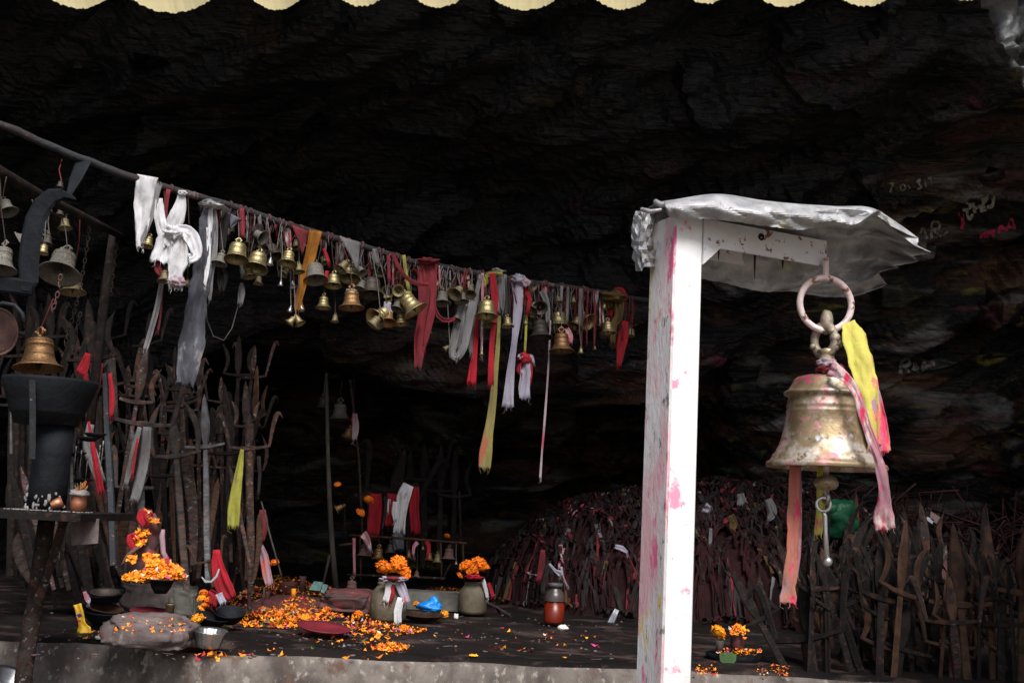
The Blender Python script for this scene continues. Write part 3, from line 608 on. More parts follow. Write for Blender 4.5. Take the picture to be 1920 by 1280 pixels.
ribbon('short yellow ribbon hanging behind the clapper of the large bell', [[(1541, 872, 17, .02), (1540, 930, 18, .02), (1534, 1002, 15, .02)]], ['cyelp'], BY + .02, name='yellow_ribbon', folds=1.2, amp=.13)
# ------------------------------------------------------------------ small bells
BO = [(1.0, -.02), (1.01, .0), (.97, .04), (.9, .06), (.82, .13), (.72, .24), (.64, .4), (.585, .58), (.60, .60), (.60, .63), (.57, .65), (.555, .85), (.55, 1.02), (.575, 1.04), (.575, 1.08), (.545, 1.1), (.53, 1.2), (.55, 1.22), (.54, 1.26), (.47, 1.33), (.36, 1.39), (.2, 1.43), (0, 1.44)]
BI = [(0, 1.3), (.4, 1.25), (.48, 1.1), (.5, .7), (.56, .42), (.7, .18), (.9, .01), (.97, -.03), (1.0, -.02)]
BOT = [(1.0, -.02), (1.01, .01), (.96, .05), (.86, .12), (.8, .25), (.74, .45), (.71, .7), (.72, .72), (.72, .76), (.7, .78), (.68, 1.1), (.69, 1.12), (.68, 1.16), (.6, 1.3), (.42, 1.42), (.2, 1.47), (0, 1.48)]
BIT = [(0, 1.35), (.5, 1.28), (.62, 1.0), (.66, .6), (.74, .25), (.92, .0), (1.0, -.02)]
_bm = {}
def bell_mesh(shape, mk):
    if (shape, mk) in _bm: return _bm[(shape, mk)]
    a = M(); (a.lathe(BO, 28), a.lathe(BI, 28)) if shape == 0 else (a.lathe(BOT, 28), a.lathe(BIT, 28))
    b = M(); b.tube([(0, 0, 1.38), (0, 0, 1.56)], .1, 8); b.ring((0, 0, 1.72), .19, .06, (.2, 1, 0), 16, 7); b.blob((.24, 0, 1.72), (.08, .08, .08), 1, .1, 8, 6); b.blob((-.24, 0, 1.72), (.08, .08, .08), 2, .1, 8, 6)
    c = M(); c.tube([(0, 0, 1.3), (0, 0, .25)], .045, 6); c.lathe([(0, .34), (.1, .3), (.14, .2), (.1, .1), (.045, .02), (.05, -.12), (0, -.14)], 10)
    _bm[(shape, mk)] = (a.mesh('bell_body', MT[mk]), b.mesh('crown_loop', MT[mk]), c.mesh('clapper', MT['dark'])); return _bm[(shape, mk)]
def bell(cx, cy, wpx, roll, tip, mk, label, Y=None, shape=0, zs=1.0, cord=True, clap=True, group=None, anchor=None):
    if Y is None: Y = rodY(cx) + random.uniform(-.075, .015)
    c = at(cx, cy, Y); s_ = mpp(c) * wpx / 2 * (1.1 if wpx < 50 else 1)
    Rm = (Matrix.Rotation(R(-roll), 4, 'Y') @ Matrix.Rotation(R(-tip), 4, 'X') @ Matrix.Rotation(random.uniform(-.5, .5), 4, 'Z'))
    Mx = Matrix.Translation(c) @ Rm @ Matrix.Diagonal((s_, s_, s_ * zs, 1))
    o = thing('brass_bell' if mk in ('brass', 'dull', 'orange') else 'hanging_bell', label, 'bell', c, group); o.matrix_world = Mx
    A, Bm, Cm = bell_mesh(shape, mk)
    link('bell_body', A, o); link('crown_loop', Bm, o)
    if clap: link('clapper', Cm, o)
    if cord:
        top = Mx @ Vector((0, 0, 1.86)); an = anchor if anchor is not None else (rodp(min(1200, cx + random.uniform(-6, 6)), 0))
        m = M(); mid = (top + an) / 2 + Vector((random.uniform(-.008, .008), 0, 0))
        m.tube([Mx @ Vector((0, 0, 1.66)), top, mid, an], .0016, 5)
        mi = Mx.inverted(); link('cord', m.mesh('cord', MT[random.choice(['thread', 'iron', 'iron', 'thread', 'redthread'])], inv=mi), o)
    return o
BELLS = [
 (276, 462, 25, -4, 10, 'brass', 'small bright bell peeking out behind the knotted white scarf', 0),
 (309, 527, 27, 6, 8, 'dull', 'dull bell half hidden behind the frayed end of the white scarf', 0),
 (350, 535, 13, 0, 6, 'brass', 'tiny bell just right of the frayed white scarf end', 1),
 (411, 495, 28, -6, 14, 'dusty', 'dusty bell right beside the long sooty grey cloth', 0),
 (443, 486, 42, 2, 16, 'brass', 'bright brass bell, first large one to the right of the grey cloth', 1),
 (479, 504, 43, -2, 22, 'brass', 'brass bell below a grey rag bundle, its open mouth showing', 1),
 (468, 519, 24, 16, 10, 'dull', 'small bell tucked under the bell with the open mouth', 0),
 (484, 532, 18, 0, 8, 'dull', 'small bell with a loose string dangling beneath it near the grey rag', 0),
 (494, 446, 27, 60, 20, 'dusty', 'dusty bell lying sideways against the rod above the dark bell', 0),
 (512, 482, 33, 24, 12, 'dark', 'dark bell tilted to the right, left of the bright bell by the red pennant', 1),
 (506, 496, 14, 0, 8, 'steel', 'tiny silvery bell in front of the dark tilted bell', 0),
 (497, 470, 20, -75, 50, 'dark', 'dark little bell turned face-on among tangled wires', 0),
 (539, 495, 34, 1, 18, 'brass', 'bright brass bell hanging from a wire left of the red pennant', 0),
 (526, 535, 10, 0, 5, 'steel', 'tiny bell hanging lowest under the bright bell by the red pennant', 0),
 (530, 514, 19, -30, 25, 'dull', 'dull bell tilted left behind the tiny silver one', 0),
 (550, 538, 13, 20, 10, 'steel', 'tiny pale bell tilted against the orange ribbon', 0),
 (561, 510, 20, 10, 12, 'dull', 'dim bell half covered by the orange ribbon', 0),
 (543, 584, 11, -8, 6, 'steel', 'tiny bell on a string left of the lower end of the orange ribbon', 0),
 (567, 582, 12, 26, 8, 'steel', 'tiny bell to the right of the lower end of the orange ribbon', 0),
 (542, 606, 19, -36, 10, 'brass', 'left one of the joined pair of bells ending the orange ribbon', 0),
 (563, 607, 20, 34, 10, 'brass', 'right one of the joined pair of bells ending the orange ribbon', 0),
 (592, 525, 42, 12, 16, 'dusty', 'large grey-brown bell right of the orange ribbon', 1),
 (625, 536, 30, 3, 14, 'brass', 'brass bell with a pale knob between the large grey-brown bell and the white pennant', 1),
 (606, 577, 28, 2, 6, 'brass', 'bright bell hanging alone below the large grey-brown bell', 0),
 (628, 603, 16, 3, 8, 'dull', 'small dull bell hanging low on a white thread', 0),
 (655, 522, 37, 3, 20, 'brass', 'bright bell directly under the tip of the white pennant', 1),
 (638, 505, 25, -30, 20, 'dull', 'dull bell tilted behind the bell under the white pennant', 0),
 (659, 577, 44, 4, 6, 'orange', 'pinkish brass bell with a teal rag tied on its top', 0),
 (696, 553, 43, 4, 14, 'dark', 'large dark iron bell in the middle of the row', 1),
 (675, 541, 22, -14, 12, 'dusty', 'grey bell squeezed left of the large dark iron bell', 0),
 (680, 512, 19, 35, 25, 'dusty', 'small grey bell above the large dark iron bell', 0),
 (702, 500, 16, -20, 30, 'dull', 'small bell close under the rod over the dark iron bell', 0),
 (726, 548, 23, -20, 66, 'dull', 'small bell turned face-on, left one of two open mouths', 0),
 (747, 545, 21, 15, 70, 'dull', 'small bell turned face-on, right one of two open mouths', 0),
 (729, 562, 12, 30, 40, 'brass', 'tiny bell under the two open-mouthed bells', 0),
 (779, 583, 46, 38, 4, 'brass', 'big golden bell swung to the right under the yellow knot', 0),
 (703, 598, 40, -42, 38, 'brass', 'brass bell swung left showing a dark inside, bottom of the clump', 0),
 (727, 605, 30, 4, 24, 'orange', 'orange-brown bell with white paper above it at the bottom of the clump', 0),
 (752, 608, 27, 8, 8, 'brass', 'bell at the lower right end of the clump, below the golden one', 0),
 (697, 610, 26, -35, 10, 'dull', 'dull bell showing under the left-swung bell', 0),
 (743, 580, 24, -8, 18, 'dusty', 'grey bell behind the yellow knot', 0),
 (806, 603, 10, 0, 6, 'dull', 'tiny bell half behind the wide red cloth, upper', 0),
 (806, 625, 9, 4, 6, 'dull', 'tiny bell half behind the wide red cloth, lower', 0),
 (829, 569, 31, 5, 14, 'dusty', 'grey bell with a small clapper, first to the right of the wide red cloth', 0),
 (836, 533, 22, -10, 68, 'orange', 'rusty orange bell turned face-on close under the rod', 0),
 (853, 552, 27, -30, 40, 'dull', 'olive bell tilted down left beside the key-shaped crown', 0),
 (866, 566, 25, 8, 14, 'dusty', 'grey bell above the looped grey scarf', 0),
 (882, 552, 21, 0, 40, 'dull', 'small bell with open mouth left of the bright ringed bell', 0),
 (875, 528, 17, 12, 20, 'brass', 'small brass bell just under the red winding of the rod', 0),
 (856, 601, 16, 0, 30, 'dusty', 'small grey bell lying on the looped grey scarf', 0),
 (912, 593, 39, 2, 12, 'brass', 'bright ringed bell hanging on a knotted thread left of the red ribbon', 1),
 (918, 610, 27, 14, 12, 'dull', 'bell partly hidden behind the bright ringed bell', 0),
 (952, 612, 23, 6, 8, 'brass', 'bell half hidden by the lilac ribbon', 0),
 (943, 534, 13, 4, 8, 'brass', 'tiny bell on the rod right of the red ribbon', 0),
 (985, 608, 12, 0, 6, 'brass', 'small bell hanging on the yellow-green cord', 0),
 (1000, 536, 20, 60, 40, 'dull', 'olive bell turned sideways close under the rod', 0),
 (1013, 577, 26, 10, 62, 'dark', 'dark bell turned face-on right of the yellow-green cord', 0),
 (996, 582, 23, -20, 30, 'dull', 'greenish bell tilted left behind the yellow-green cord', 0),
 (1022, 560, 18, 20, 50, 'dusty', 'grey bell stacked above the dark face-on bell', 0),
 (1013, 633, 44, 5, 8, 'dark', 'wide dark bronze bell at the head of the long white string', 0),
 (1047, 613, 38, 4, 12, 'brass', 'brass bell above the large orange-brown bell', 1),
 (1053, 658, 44, 3, 6, 'orange', 'large orange-brown bell hanging lowest on the right with a looped clapper', 0),
 (1047, 567, 15, 8, 14, 'dull', 'small dull bell under the rod above the brass pair', 0),
 (1078, 612, 26, -20, 20, 'brass', 'brass bell tilted left in the right part of the row', 0),
 (1105, 604, 33, 44, 36, 'brass', 'golden bell swung right with its mouth open in the right part of the row', 0),
 (1075, 568, 13, 0, 8, 'dull', 'little bell with a ring close under the right part of the rod', 0),
 (1089, 662, 12, 0, 6, 'brass', 'tiny bell on a red cord right of the large orange-brown bell', 0),
 (1115, 655, 8, 0, 6, 'brass', 'tiniest bell on a pink thread near the right end', 0),
 (1140, 624, 28, 3, 8, 'brass', 'bright bell below a small red tassel near the right end', 0),
 (1132, 579, 10, -10, 10, 'brass', 'tiny bell beside the ochre cloth', 0),
 (1182, 630, 18, 0, 8, 'dull', 'rightmost bell of the row, just right of the red cloth', 1),
 (903, 665, 9, 2, 6, 'brass', 'tiny bell on a mauve thread under the bright ringed bell', 0),
 (833, 655, 13, -50, 10, 'dull', 'small bell left of the bottom of the looped grey scarf', 0),
]
for b in BELLS:
    bell(*b[:7], Y=rodY(b[0]) - .09 if b[0] in (779, 912, 1053, 1140, 443, 479, 659) else None, shape=b[7], zs=1.0 if b[7] == 0 else 1.02, group='bells hanging along the rod')
LM = [(400, 'the long grey cloth'), (446, 'the first bright bell'), (481, 'the bell with the open mouth'), (541, 'the bright bell by the red pennant'), (594, 'the large grey-brown bell'), (650, 'the white pennant'), (698, 'the large dark iron bell'), (760, 'the yellow knot'), (800, 'the wide red cloth'), (860, 'the looped grey scarf'), (912, 'the bright ringed bell'), (962, 'the lilac ribbon'), (1013, 'the dark face-on bell'), (1050, 'the lower brass pair'), (1105, 'the golden right-swung bell'), (1145, 'the ochre cloth')]
rb = random.Random(11)
for x_, nm in LM:
    for sg, wd in ((-1, 'left'), (1, 'right')):
        bx = x_ + sg * rb.uniform(12, 22); w_ = rb.uniform(17, 28); yy = rodpy(bx) + rb.uniform(38, 72)
        bell(bx, yy, w_, rb.uniform(-35, 35), rb.uniform(5, 55), rb.choice(['dull', 'dusty', 'dark', 'dull', 'brass']), 'dim bell in the second row, just %s of %s' % (wd, nm), Y=rodY(bx) + rb.uniform(.05, .12), group='bells hanging along the rod')
rags = []
for x_, nm in LM:
    for sg, wd in ((-1, 'left'), (1, 'right')):
        for q_ in range(2): rags.append((x_ + sg * (6 + 14 * q_ + rb.uniform(-4, 4)), ('short %s rag' if q_ == 0 else 'thin %s rag') , wd, nm, rb.choice([('cgrey', 'grey'), ('cdim', 'dark'), ('cgrey', 'grey'), ('cdim', 'dark'), ('cpink', 'pinkish'), ('cred2', 'dull red')]), rb.uniform(18, 60), rb.uniform(5, 13) if q_ == 0 else rb.uniform(2, 5)))
LEFT = [
 (2, 506, 58, 4, 12, 'dusty', 'grey bell cut by the left edge of the photo', 2.9, 0, 1.1, at(0, 330, 2.9)),
 (111, 514, 78, 3, 26, 'dusty', 'wide grey-brown bell with a visible clapper beside the large trident', 3.3, 0, .92, at(112, 395, 3.3)),
 (136, 548, 50, 6, 8, 'dull', 'ringed bell behind the wide grey-brown bell', 3.5, 0, .95, at(150, 402, 3.4)),
 (72, 690, 92, 6, 6, 'orange', 'glossy orange-brown bell hanging over the black fire stand', 3.1, 0, .9, at(100, 560, 3.1)),
 (42, 458, 48, -55, 10, 'dusty', 'grey bell tilted left behind the large trident prong', 3.35, 0, 1, at(60, 375, 3.2)),
 (16, 398, 34, 30, 10, 'dusty', 'grey bell with a round knob below the side pipe', 2.95, 0, 1, at(12, 332, 2.9)),
 (88, 458, 22, 0, 10, 'dark', 'small dark bell left of the wide bell crown, middle', 3.3, 0, 1, at(95, 390, 3.3)),
 (91, 398, 18, 0, 10, 'dark', 'small dark bell under the curl of the large trident', 3.3, 0, 1, at(100, 372, 3.3)),
 (80, 475, 20, 0, 10, 'brass', 'small shiny brass bell beside the inner edge of the trident prong', 3.28, 1, 1.1, at(88, 400, 3.3)),
 (112, 404, 18, 0, 8, 'dark', 'small dark bell above the crown of the wide bell', 3.3, 0, 1, at(112, 372, 3.3)),
 (112, 352, 16, 0, 8, 'dark', 'small dark bell hanging under the flat strut', 3.3, 0, 1, at(116, 300, 3.4)),
 (122, 428, 24, 10, 8, 'dull', 'dull bell half hidden above the wide bell', 3.36, 0, 1, at(130, 395, 3.35)),
]
for x, y, w_, ro, ti, mk, lb, Y, sh, zs_, an in LEFT: bell(x, y, w_, ro, ti, mk, lb, Y, sh, zs_, anchor=an)
BACK = [
 (605, 766, 28, 0, 4, 'dark', 'dim bell, left of the two hanging in the dark recess', 6.0, at(612, 700, 6.0)),
 (637, 786, 38, 2, 4, 'dusty', 'dim wide bell, right of the two hanging in the dark recess', 5.9, at(642, 715, 5.9)),
 (650, 822, 26, -16, 10, 'orange', 'small bell tilted beside a red and white rag in the recess', 5.6, at(664, 700, 5.7)),
 (683, 1042, 28, 0, 8, 'pinkbell', 'pink-dusted bell at the left end of the altar rail', 5.3, at(683, 1006, 5.3)),
 (709, 1048, 26, 0, 8, 'orange', 'shiny little bell on the altar rail above the marigold jar', 5.3, at(709, 1007, 5.3)),
 (731, 1036, 20, 0, 8, 'dark', 'dark bell on the altar rail right of the shiny one', 5.3, at(731, 1008, 5.3)),
 (766, 1046, 15, 0, 8, 'orange', 'tall small bell in the middle of the altar rail', 5.3, at(766, 1009, 5.3)),
 (793, 1030, 7, 0, 8, 'brass', 'tiniest bell, beside the red rag on the altar rail', 5.3, at(793, 1010, 5.3)),
 (804, 1050, 19, 0, 8, 'orange', 'left bell of the pair right of the red rag on the altar rail', 5.3, at(804, 1011, 5.3)),
 (820, 1054, 20, 0, 8, 'dull', 'right bell of the pair right of the red rag on the altar rail', 5.3, at(820, 1012, 5.3)),
 (841, 1048, 26, 0, 8, 'pinkbell', 'pink-dusted bell near the right end of the altar rail', 5.3, at(841, 1013, 5.3)),
 (855, 1058, 8, 0, 8, 'brass', 'tiny bell low at the right end of the altar rail', 5.3, at(856, 1014, 5.3)),
 (630, 955, 18, -60, 8, 'orange', 'bell lying sideways against the wooden post in the recess', 5.35, at(650, 1020, 5.35)),
 (659, 1110, 28, 2, 4, 'pinkbell', 'pink-dusted bell with a large loop resting behind the red stone', 4.95, at(662, 1068, 4.95)),
 (781, 1080, 12, 0, 4, 'pinkbell', 'tiny pink-dusted bell on a thread under the red rag', 5.2, at(784, 1012, 5.3)),
]
for x, y, w_, ro, ti, mk, lb, Y, an in BACK: bell(x, y, w_, ro, ti, mk, lb, Y, 0, 1.0, anchor=an)
# ------------------------------------------------------------------ chains
def chain(pts, lw, Y, label, mk='iron'):
    root = thing('chain', label, 'chain', at(pts[0][0], pts[0][1], Y)); me = None
    L = sum(math.dist(a, b) for a, b in zip(pts, pts[1:])); n_ = int(L / (lw * 1.5)); st = crom([(*p, 0, 0) for p in pts], n_)
    q = M(); q.ring((0, 0, 0), .5, .13, (0, 1, 0), 10, 5, 1.7); me = q.mesh('link', MT[mk])
    for i, (x, y, _, _) in enumerate(st):
        o = link('chain_link', me, root, at(x, y, Y) - root.location); sc_ = lw * Y / FPX; o.scale = (sc_,) * 3; o.rotation_euler = (random.uniform(-.2, .2), .08, (i % 2) * 1.4 + .2)
chain([(168, 420), (162, 470), (150, 540), (138, 590), (122, 645)], 6, 3.4, 'long thin chain hanging right of the wide grey-brown bell')
chain([(222, 440), (215, 490), (208, 550)], 5, 3.7, 'short chain with a square ring end hanging beside the upright pole')
chain([(113, 520), (106, 560), (98, 580)], 7, 3.15, 'reddish chain holding the glossy orange-brown bell', 'pinkbell')
chain([(150, 590), (143, 620), (136, 660)], 6, 3.45, 'thin chain hanging to the right of the glossy orange-brown bell')
# ------------------------------------------------------------------ cloths along the rod
ribbon('knotted white scarf with frayed stained ends, leftmost cloth on the rod', [
  [(277, 330, 44), (270, 372, 36), (266, 420, 25), (262, 464, 12)], [(262, 460, 9), (275, 430, 9), (290, 385, 10), (298, 345, 12)],
  [(298, 372, 14), (300, 410, 20), (308, 440, 24), (316, 462, 20)], [(341, 357, 12), (338, 385, 20), (328, 415, 28), (316, 442, 30), (305, 468, 32), (297, 492, 34)],
  [(318, 432, 18), (345, 432, 24), (362, 450, 26), (368, 478, 20), (352, 486, 22)], [(340, 440, 26), (336, 480, 36), (330, 510, 34), (330, 540, 30)]],
  ['cwhite', 'cgrey', 'cwhite', 'cwhite', 'cwhite', 'cwhite'], name='white_scarf', cat='scarf', amp=.2, folds=3, rag=7, per=6,
  knots=((325, 436, 34, 26, 'cwhite'), (333, 528, 34, 24, 'cpinkwhite'), (342, 362, 18, 12, 'cwhite')))
ribbon('long sooty cloth hanging low from a pale knot on the rod', [[(392, 388, 22), (388, 430, 32), (381, 500, 36), (370, 560, 38), (360, 640, 44), (347, 722, 36)], [(391, 384, 20), (392, 430, 10), (390, 490, 9), (384, 535, 5)],
  [(400, 392, 12), (404, 450, 10), (396, 520, 9), (393, 562, 6)]], ['cslate', 'cwhite', 'cgrey'], name='long_cloth', cat='cloth', folds=2.2, amp=.2, rag=9, per=7, knots=((392, 382, 34, 17, 'cgrey'), (398, 386, 50, 9, 'cwhite')))
ribbon('grey speckled strip with a red thread hanging below the white scarf', [[(305, 515, 9), (296, 570, 10), (283, 620, 10), (272, 657, 8)], [(305, 540, 3), (301, 590, 3), (296, 621, 5)]], ['cgrey', 'cred2'], Y=3.6, name='grey_strip', rag=2)
def pennant(label, a, b, c, mk):
    Y = rodY(a[0]) - .03; m = M(); g_ = []
    for i in range(9):
        t_ = i / 8; l = (a[0] + (c[0] - a[0]) * t_, a[1] + (c[1] - a[1]) * t_); r_ = (b[0] + (c[0] - b[0]) * t_, b[1] + (c[1] - b[1]) * t_)
        g_.append([at(l[0] + (r_[0] - l[0]) * j / 6, l[1] + (r_[1] - l[1]) * j / 6, Y + .006 * math.sin(j * 1.1 + i * .5)) for j in range(7)])
    m.shell(g_, .001); single('pennant', m, MT[mk], label, 'pennant', loc=at(*a, Y))
pennant('red triangular pennant on the rod', (547, 421), (580, 434), (567, 477), 'cred2'); pennant('greyish white triangular pennant on the rod', (636, 442), (676, 455), (670, 508), 'cgrey')
pennant('small slate blue pennant left of the first bright bell', (428, 398), (455, 412), (432, 428), 'cslate')
ribbon('orange cloth ribbon hanging diagonally to a joined pair of bells', [[(592, 432, 23), (584, 470, 20), (572, 515, 16), (561, 555, 15), (556, 584, 9)], [(556, 550, 12), (562, 572, 12), (568, 576, 6)]], 'corange', name='orange_ribbon', amp=.15)
ribbon('thin dark red cloth looping from the rod to the wide red cloth', [[(735, 474, 8), (745, 496, 8), (760, 518, 7), (780, 531, 7), (803, 534, 7)]], 'cred2', name='red_strip')
ribbon('short straight red strip beside the red loop', [[(728, 478, 7), (729, 505, 6), (730, 524, 6)]], 'cred2', name='red_strip')
ribbon('yellow strip tied in a knot above the swinging golden bell', [[(757, 478, 7), (761, 510, 7), (767, 548, 8)], [(754, 556, 8), (752, 570, 9), (754, 582, 8)], [(770, 552, 9), (764, 566, 9), (757, 575, 9)]], 'cyel', name='yellow_strip', knots=((764, 553, 24, 18), (750, 564, 16, 12)))
ribbon('wide faded red cloth hanging far below the rod', [[(800, 488, 34), (801, 530, 34), (798, 590, 30), (789, 640, 26), (783, 690, 15)], [(812, 490, 14), (812, 560, 12), (804, 610, 12), (796, 650, 7)], [(788, 488, 14), (792, 540, 14), (790, 600, 12)]], 'cred2', name='red_cloth', cat='cloth', amp=.2, folds=3, rag=8, knots=((803, 490, 42, 14),))
ribbon('red twisted cloth looping low to the right of the wide red cloth', [[(812, 560, 8), (817, 585, 8), (830, 600, 9), (848, 600, 8), (853, 594, 5)]], 'cred2', name='red_loop', knots=((782, 505, 14, 20, 'cred'), (785, 497, 14, 10, 'cgrey')))
ribbon('grey scarf looped double below the grey bells', [[(868, 566, 16), (860, 600, 16), (851, 640, 15), (848, 664, 14), (856, 672, 12)], [(886, 560, 16), (878, 610, 15), (870, 650, 14), (856, 672, 12)], [(877, 570, 8), (866, 620, 8), (858, 655, 8)]], 'cgrey', name='grey_scarf', cat='scarf', amp=.22, folds=3)
ribbon('bright red ribbon hanging behind the bright ringed bell', [[(893, 590, 8), (892, 630, 11), (888, 680, 13), (884, 721, 17)]], 'cred', Y=rodY(893) + .01, name='red_ribbon')
ribbon('bright red ribbon laid in front of the bright ringed bell', [[(922, 512, 13), (927, 545, 12), (928, 585, 10), (922, 650, 10), (920, 723, 11)]], 'cred', name='red_ribbon', Y=rodY(922) - .06, amp=.12)
ribbon('longest yellow ribbon stained red near its lower end', [[(936, 590, 7), (934, 640, 8), (929, 700, 11), (922, 770, 14), (913, 830, 20), (908, 880, 23)]], 'cyel2', name='yellow_ribbon', amp=.14, Y=rodY(936) - .01, folds=1.4)
ribbon('yellow cloth wound over the rod at the bright red ribbon', [[(909, 515, 9), (912, 528, 8), (908, 536, 5)], [(912, 516, 9), (925, 512, 8), (942, 512, 8)]], 'cyel', name='yellow_cloth', Y=rodY(920) - .035)
ribbon('grey strip hanging left of the bright ringed bell down to the red ribbon', [[(902, 515, 8), (894, 550, 8), (887, 600, 8), (882, 640, 9), (884, 665, 5)]], 'cgrey', name='grey_strip')
ribbon('folded grey scarf bunched under the rod right of the bright red ribbon', [[(935, 508, 16), (934, 540, 14), (939, 585, 12)], [(950, 520, 12), (952, 560, 12), (950, 592, 14)], [(945, 514, 9), (944, 560, 9), (946, 590, 8)]], ['cgrey', 'cdim', 'cgrey'], name='grey_scarf', cat='scarf', knots=((934, 508, 26, 10, 'cgrey'),))
ribbon('lilac-white ribbon widening to a ragged end', [[(968, 522, 22), (972, 560, 17), (968, 610, 14), (962, 660, 13), (956, 710, 16), (952, 764, 24)]], 'clilac', name='lilac_ribbon', amp=.14, knots=((972, 524, 30, 18, 'clilac'), (985, 530, 20, 18, 'cpinkwhite')))
ribbon('thin dark red cloth twisted beside the lilac ribbon', [[(975, 524, 7), (986, 545, 7), (993, 560, 7), (988, 590, 6)]], 'cred', name='red_strip')
rr = ribbon('yellow-green cord ending in a red and white cloth bundle', [[(987, 590, 4), (986, 625, 4), (984, 662, 4)], [(984, 672, 16), (986, 700, 20), (983, 725, 22), (984, 748, 18)], [(992, 670, 5), (996, 690, 6), (995, 716, 4)], [(978, 682, 10), (972, 694, 8), (978, 703, 5)], [(990, 668, 6), (997, 668, 6), (1000, 680, 5)]], ['cyel', 'clilac', 'cred', 'cred', 'clilac'], name='cloth_bundle', cat='bundle', amp=.2, knots=((984, 672, 26, 20, 'cred'), (978, 668, 18, 12, 'clilac')))
ribbon('very long thin white string hanging far below the rod', [[(1032, 600, 3), (1028, 690, 3.5), (1021, 790, 4), (1016, 850, 3.5), (1013, 896, 4.5)]], 'cpinkwhite', name='white_string', cat='string', amp=.1)
ribbon('pale grey strip hanging between the dark face-on bell and the brass pair', [[(1016, 545, 10), (1026, 570, 10), (1027, 605, 8)]], 'cgrey', name='grey_strip')
ribbon('pink stained scrap hanging between the two lower brass bells', [[(1062, 615, 10), (1068, 630, 12), (1070, 643, 6)]], 'cpink', name='pink_scrap', cat='cloth')
ribbon('dull ochre cloth draped over the right part of the rod', [[(1136, 550, 22), (1140, 580, 20)], [(1158, 552, 24), (1160, 590, 18), (1150, 610, 16), (1148, 645, 12)]], 'cochre', name='ochre_cloth', cat='cloth', amp=.3, knots=((1148, 556, 54, 22),))
ribbon('red scrap on top of the right end of the rod', [[(1152, 545, 10), (1164, 546, 14), (1173, 556, 8)]], 'cred', name='red_scrap', cat='cloth')
ribbon('dark red cloth hanging at the right end of the row', [[(1172, 602, 12), (1168, 630, 20), (1164, 655, 16), (1160, 688, 8)]], 'cred', name='red_cloth', cat='cloth', amp=.25)
ribbon('small red tassel over the bright bell near the right end', [[(1146, 574, 4), (1145, 582, 11), (1144, 592, 7)]], 'cred', name='red_tassel', cat='tassel')
for i, (x, y1, w_, mk) in enumerate([(1089, 618, 6, 'cgrey'), (1065, 606, 5, 'cgrey'), (1053, 590, 5, 'cgrey'), (1118, 570, 10, 'cgrey'), (1092, 655, 4, 'redthread'), (1102, 640, 3, 'redthread'), (1116, 648, 4, 'redthread'), (905, 668, 5, 'cpink')]):
    lb = ['grey strip over the right bells, the longer one', 'thin grey strip left of the tilted brass bell', 'thin grey strip over the brass bell pair', 'short pale strip left of the ochre cloth', 'red cord beside the large orange-brown bell', 'thin red cord under the golden right-swung bell', 'red cord ending in the tiniest bell', 'mauve thread below the bright ringed bell'][i]
    MT.setdefault(mk, MT['cred2']); ribbon(lb, [[(x, rodpy(x) - 2, w_), (x - 1, (rodpy(x) + y1) / 2, w_), (x - 2, y1, w_ * .7)]], mk, name='strip', rag=1)
ribbon('grey rag bundle tied above the bell with the open mouth', [[(487, 420, 10), (484, 440, 20), (480, 455, 12)], [(480, 455, 7), (478, 466, 9)]], 'cdim', name='grey_rag', cat='rag', knots=((482, 438, 26, 28),), amp=.3)
ribbon('brown frayed rag hanging under the dusty bell by the grey cloth', [[(412, 498, 14), (417, 520, 22), (415, 545, 9)]], 'cdim', name='frayed_rag', cat='rag', amp=.3, rag=8)
ribbon('frayed grey tassel on a curved string below the first bright bells', [[(456, 495, 14), (455, 515, 8)], [(453, 530, 5), (453, 550, 12), (450, 570, 9)]], 'cgrey', name='frayed_rag', cat='rag', amp=.3, rag=5)
ribbon('grey ragged cloth hanging right of the pale knot on the rod', [[(425, 390, 20), (420, 430, 16), (416, 470, 12)]], 'cdim', name='grey_rag', cat='rag', amp=.3)
ribbon('dull red strip beside the pale knot on the rod', [[(411, 385, 8), (408, 420, 5), (403, 452, 4)]], 'cred2', name='red_strip')
ribbon('dull red rag hanging between the loops of the white scarf', [[(316, 355, 8), (310, 390, 9), (308, 420, 12), (300, 445, 8)]], 'cred2', name='red_rag', cat='rag')
ribbon('red rag below the frayed white scarf', [[(293, 488, 12), (296, 505, 14), (300, 516, 8)]], 'cred2', name='red_rag', cat='rag')
ribbon('small teal rag tied on the pinkish brass bell', [[(650, 546, 12), (657, 552, 10)], [(664, 545, 10), (668, 560, 8)]], 'cteal', name='teal_rag', cat='rag', knots=((659, 547, 26, 12),))
ribbon('white paper scrap hanging over the lower clump of bells', [[(727, 566, 14), (726, 580, 16), (732, 590, 12)]], 'clilac', name='paper_scrap', cat='paper')
ribbon('red threads knotted above the large grey-brown bell', [[(607, 466, 5), (612, 478, 5), (617, 492, 5)], [(613, 508, 8), (612, 522, 6)]], 'cred', name='red_thread', cat='thread')
for x_, fm, wd, nm, (mk, cn), l, w_ in rags:
    y0 = rodpy(x_); j = random.uniform(-6, 6); ribbon((fm % cn) + ' on the rod %s of %s' % (wd, nm), [[(x_, y0 - 2, w_ * .6), (x_ + j * .4, y0 + l * .5, w_), (x_ + j, y0 + l, w_ * .7)]], mk, Y=rodY(x_) + random.uniform(-.02, .05), name='rag', cat='rag', amp=.35, rag=4, group='rags tied to the rod', cols=6)
m = M()
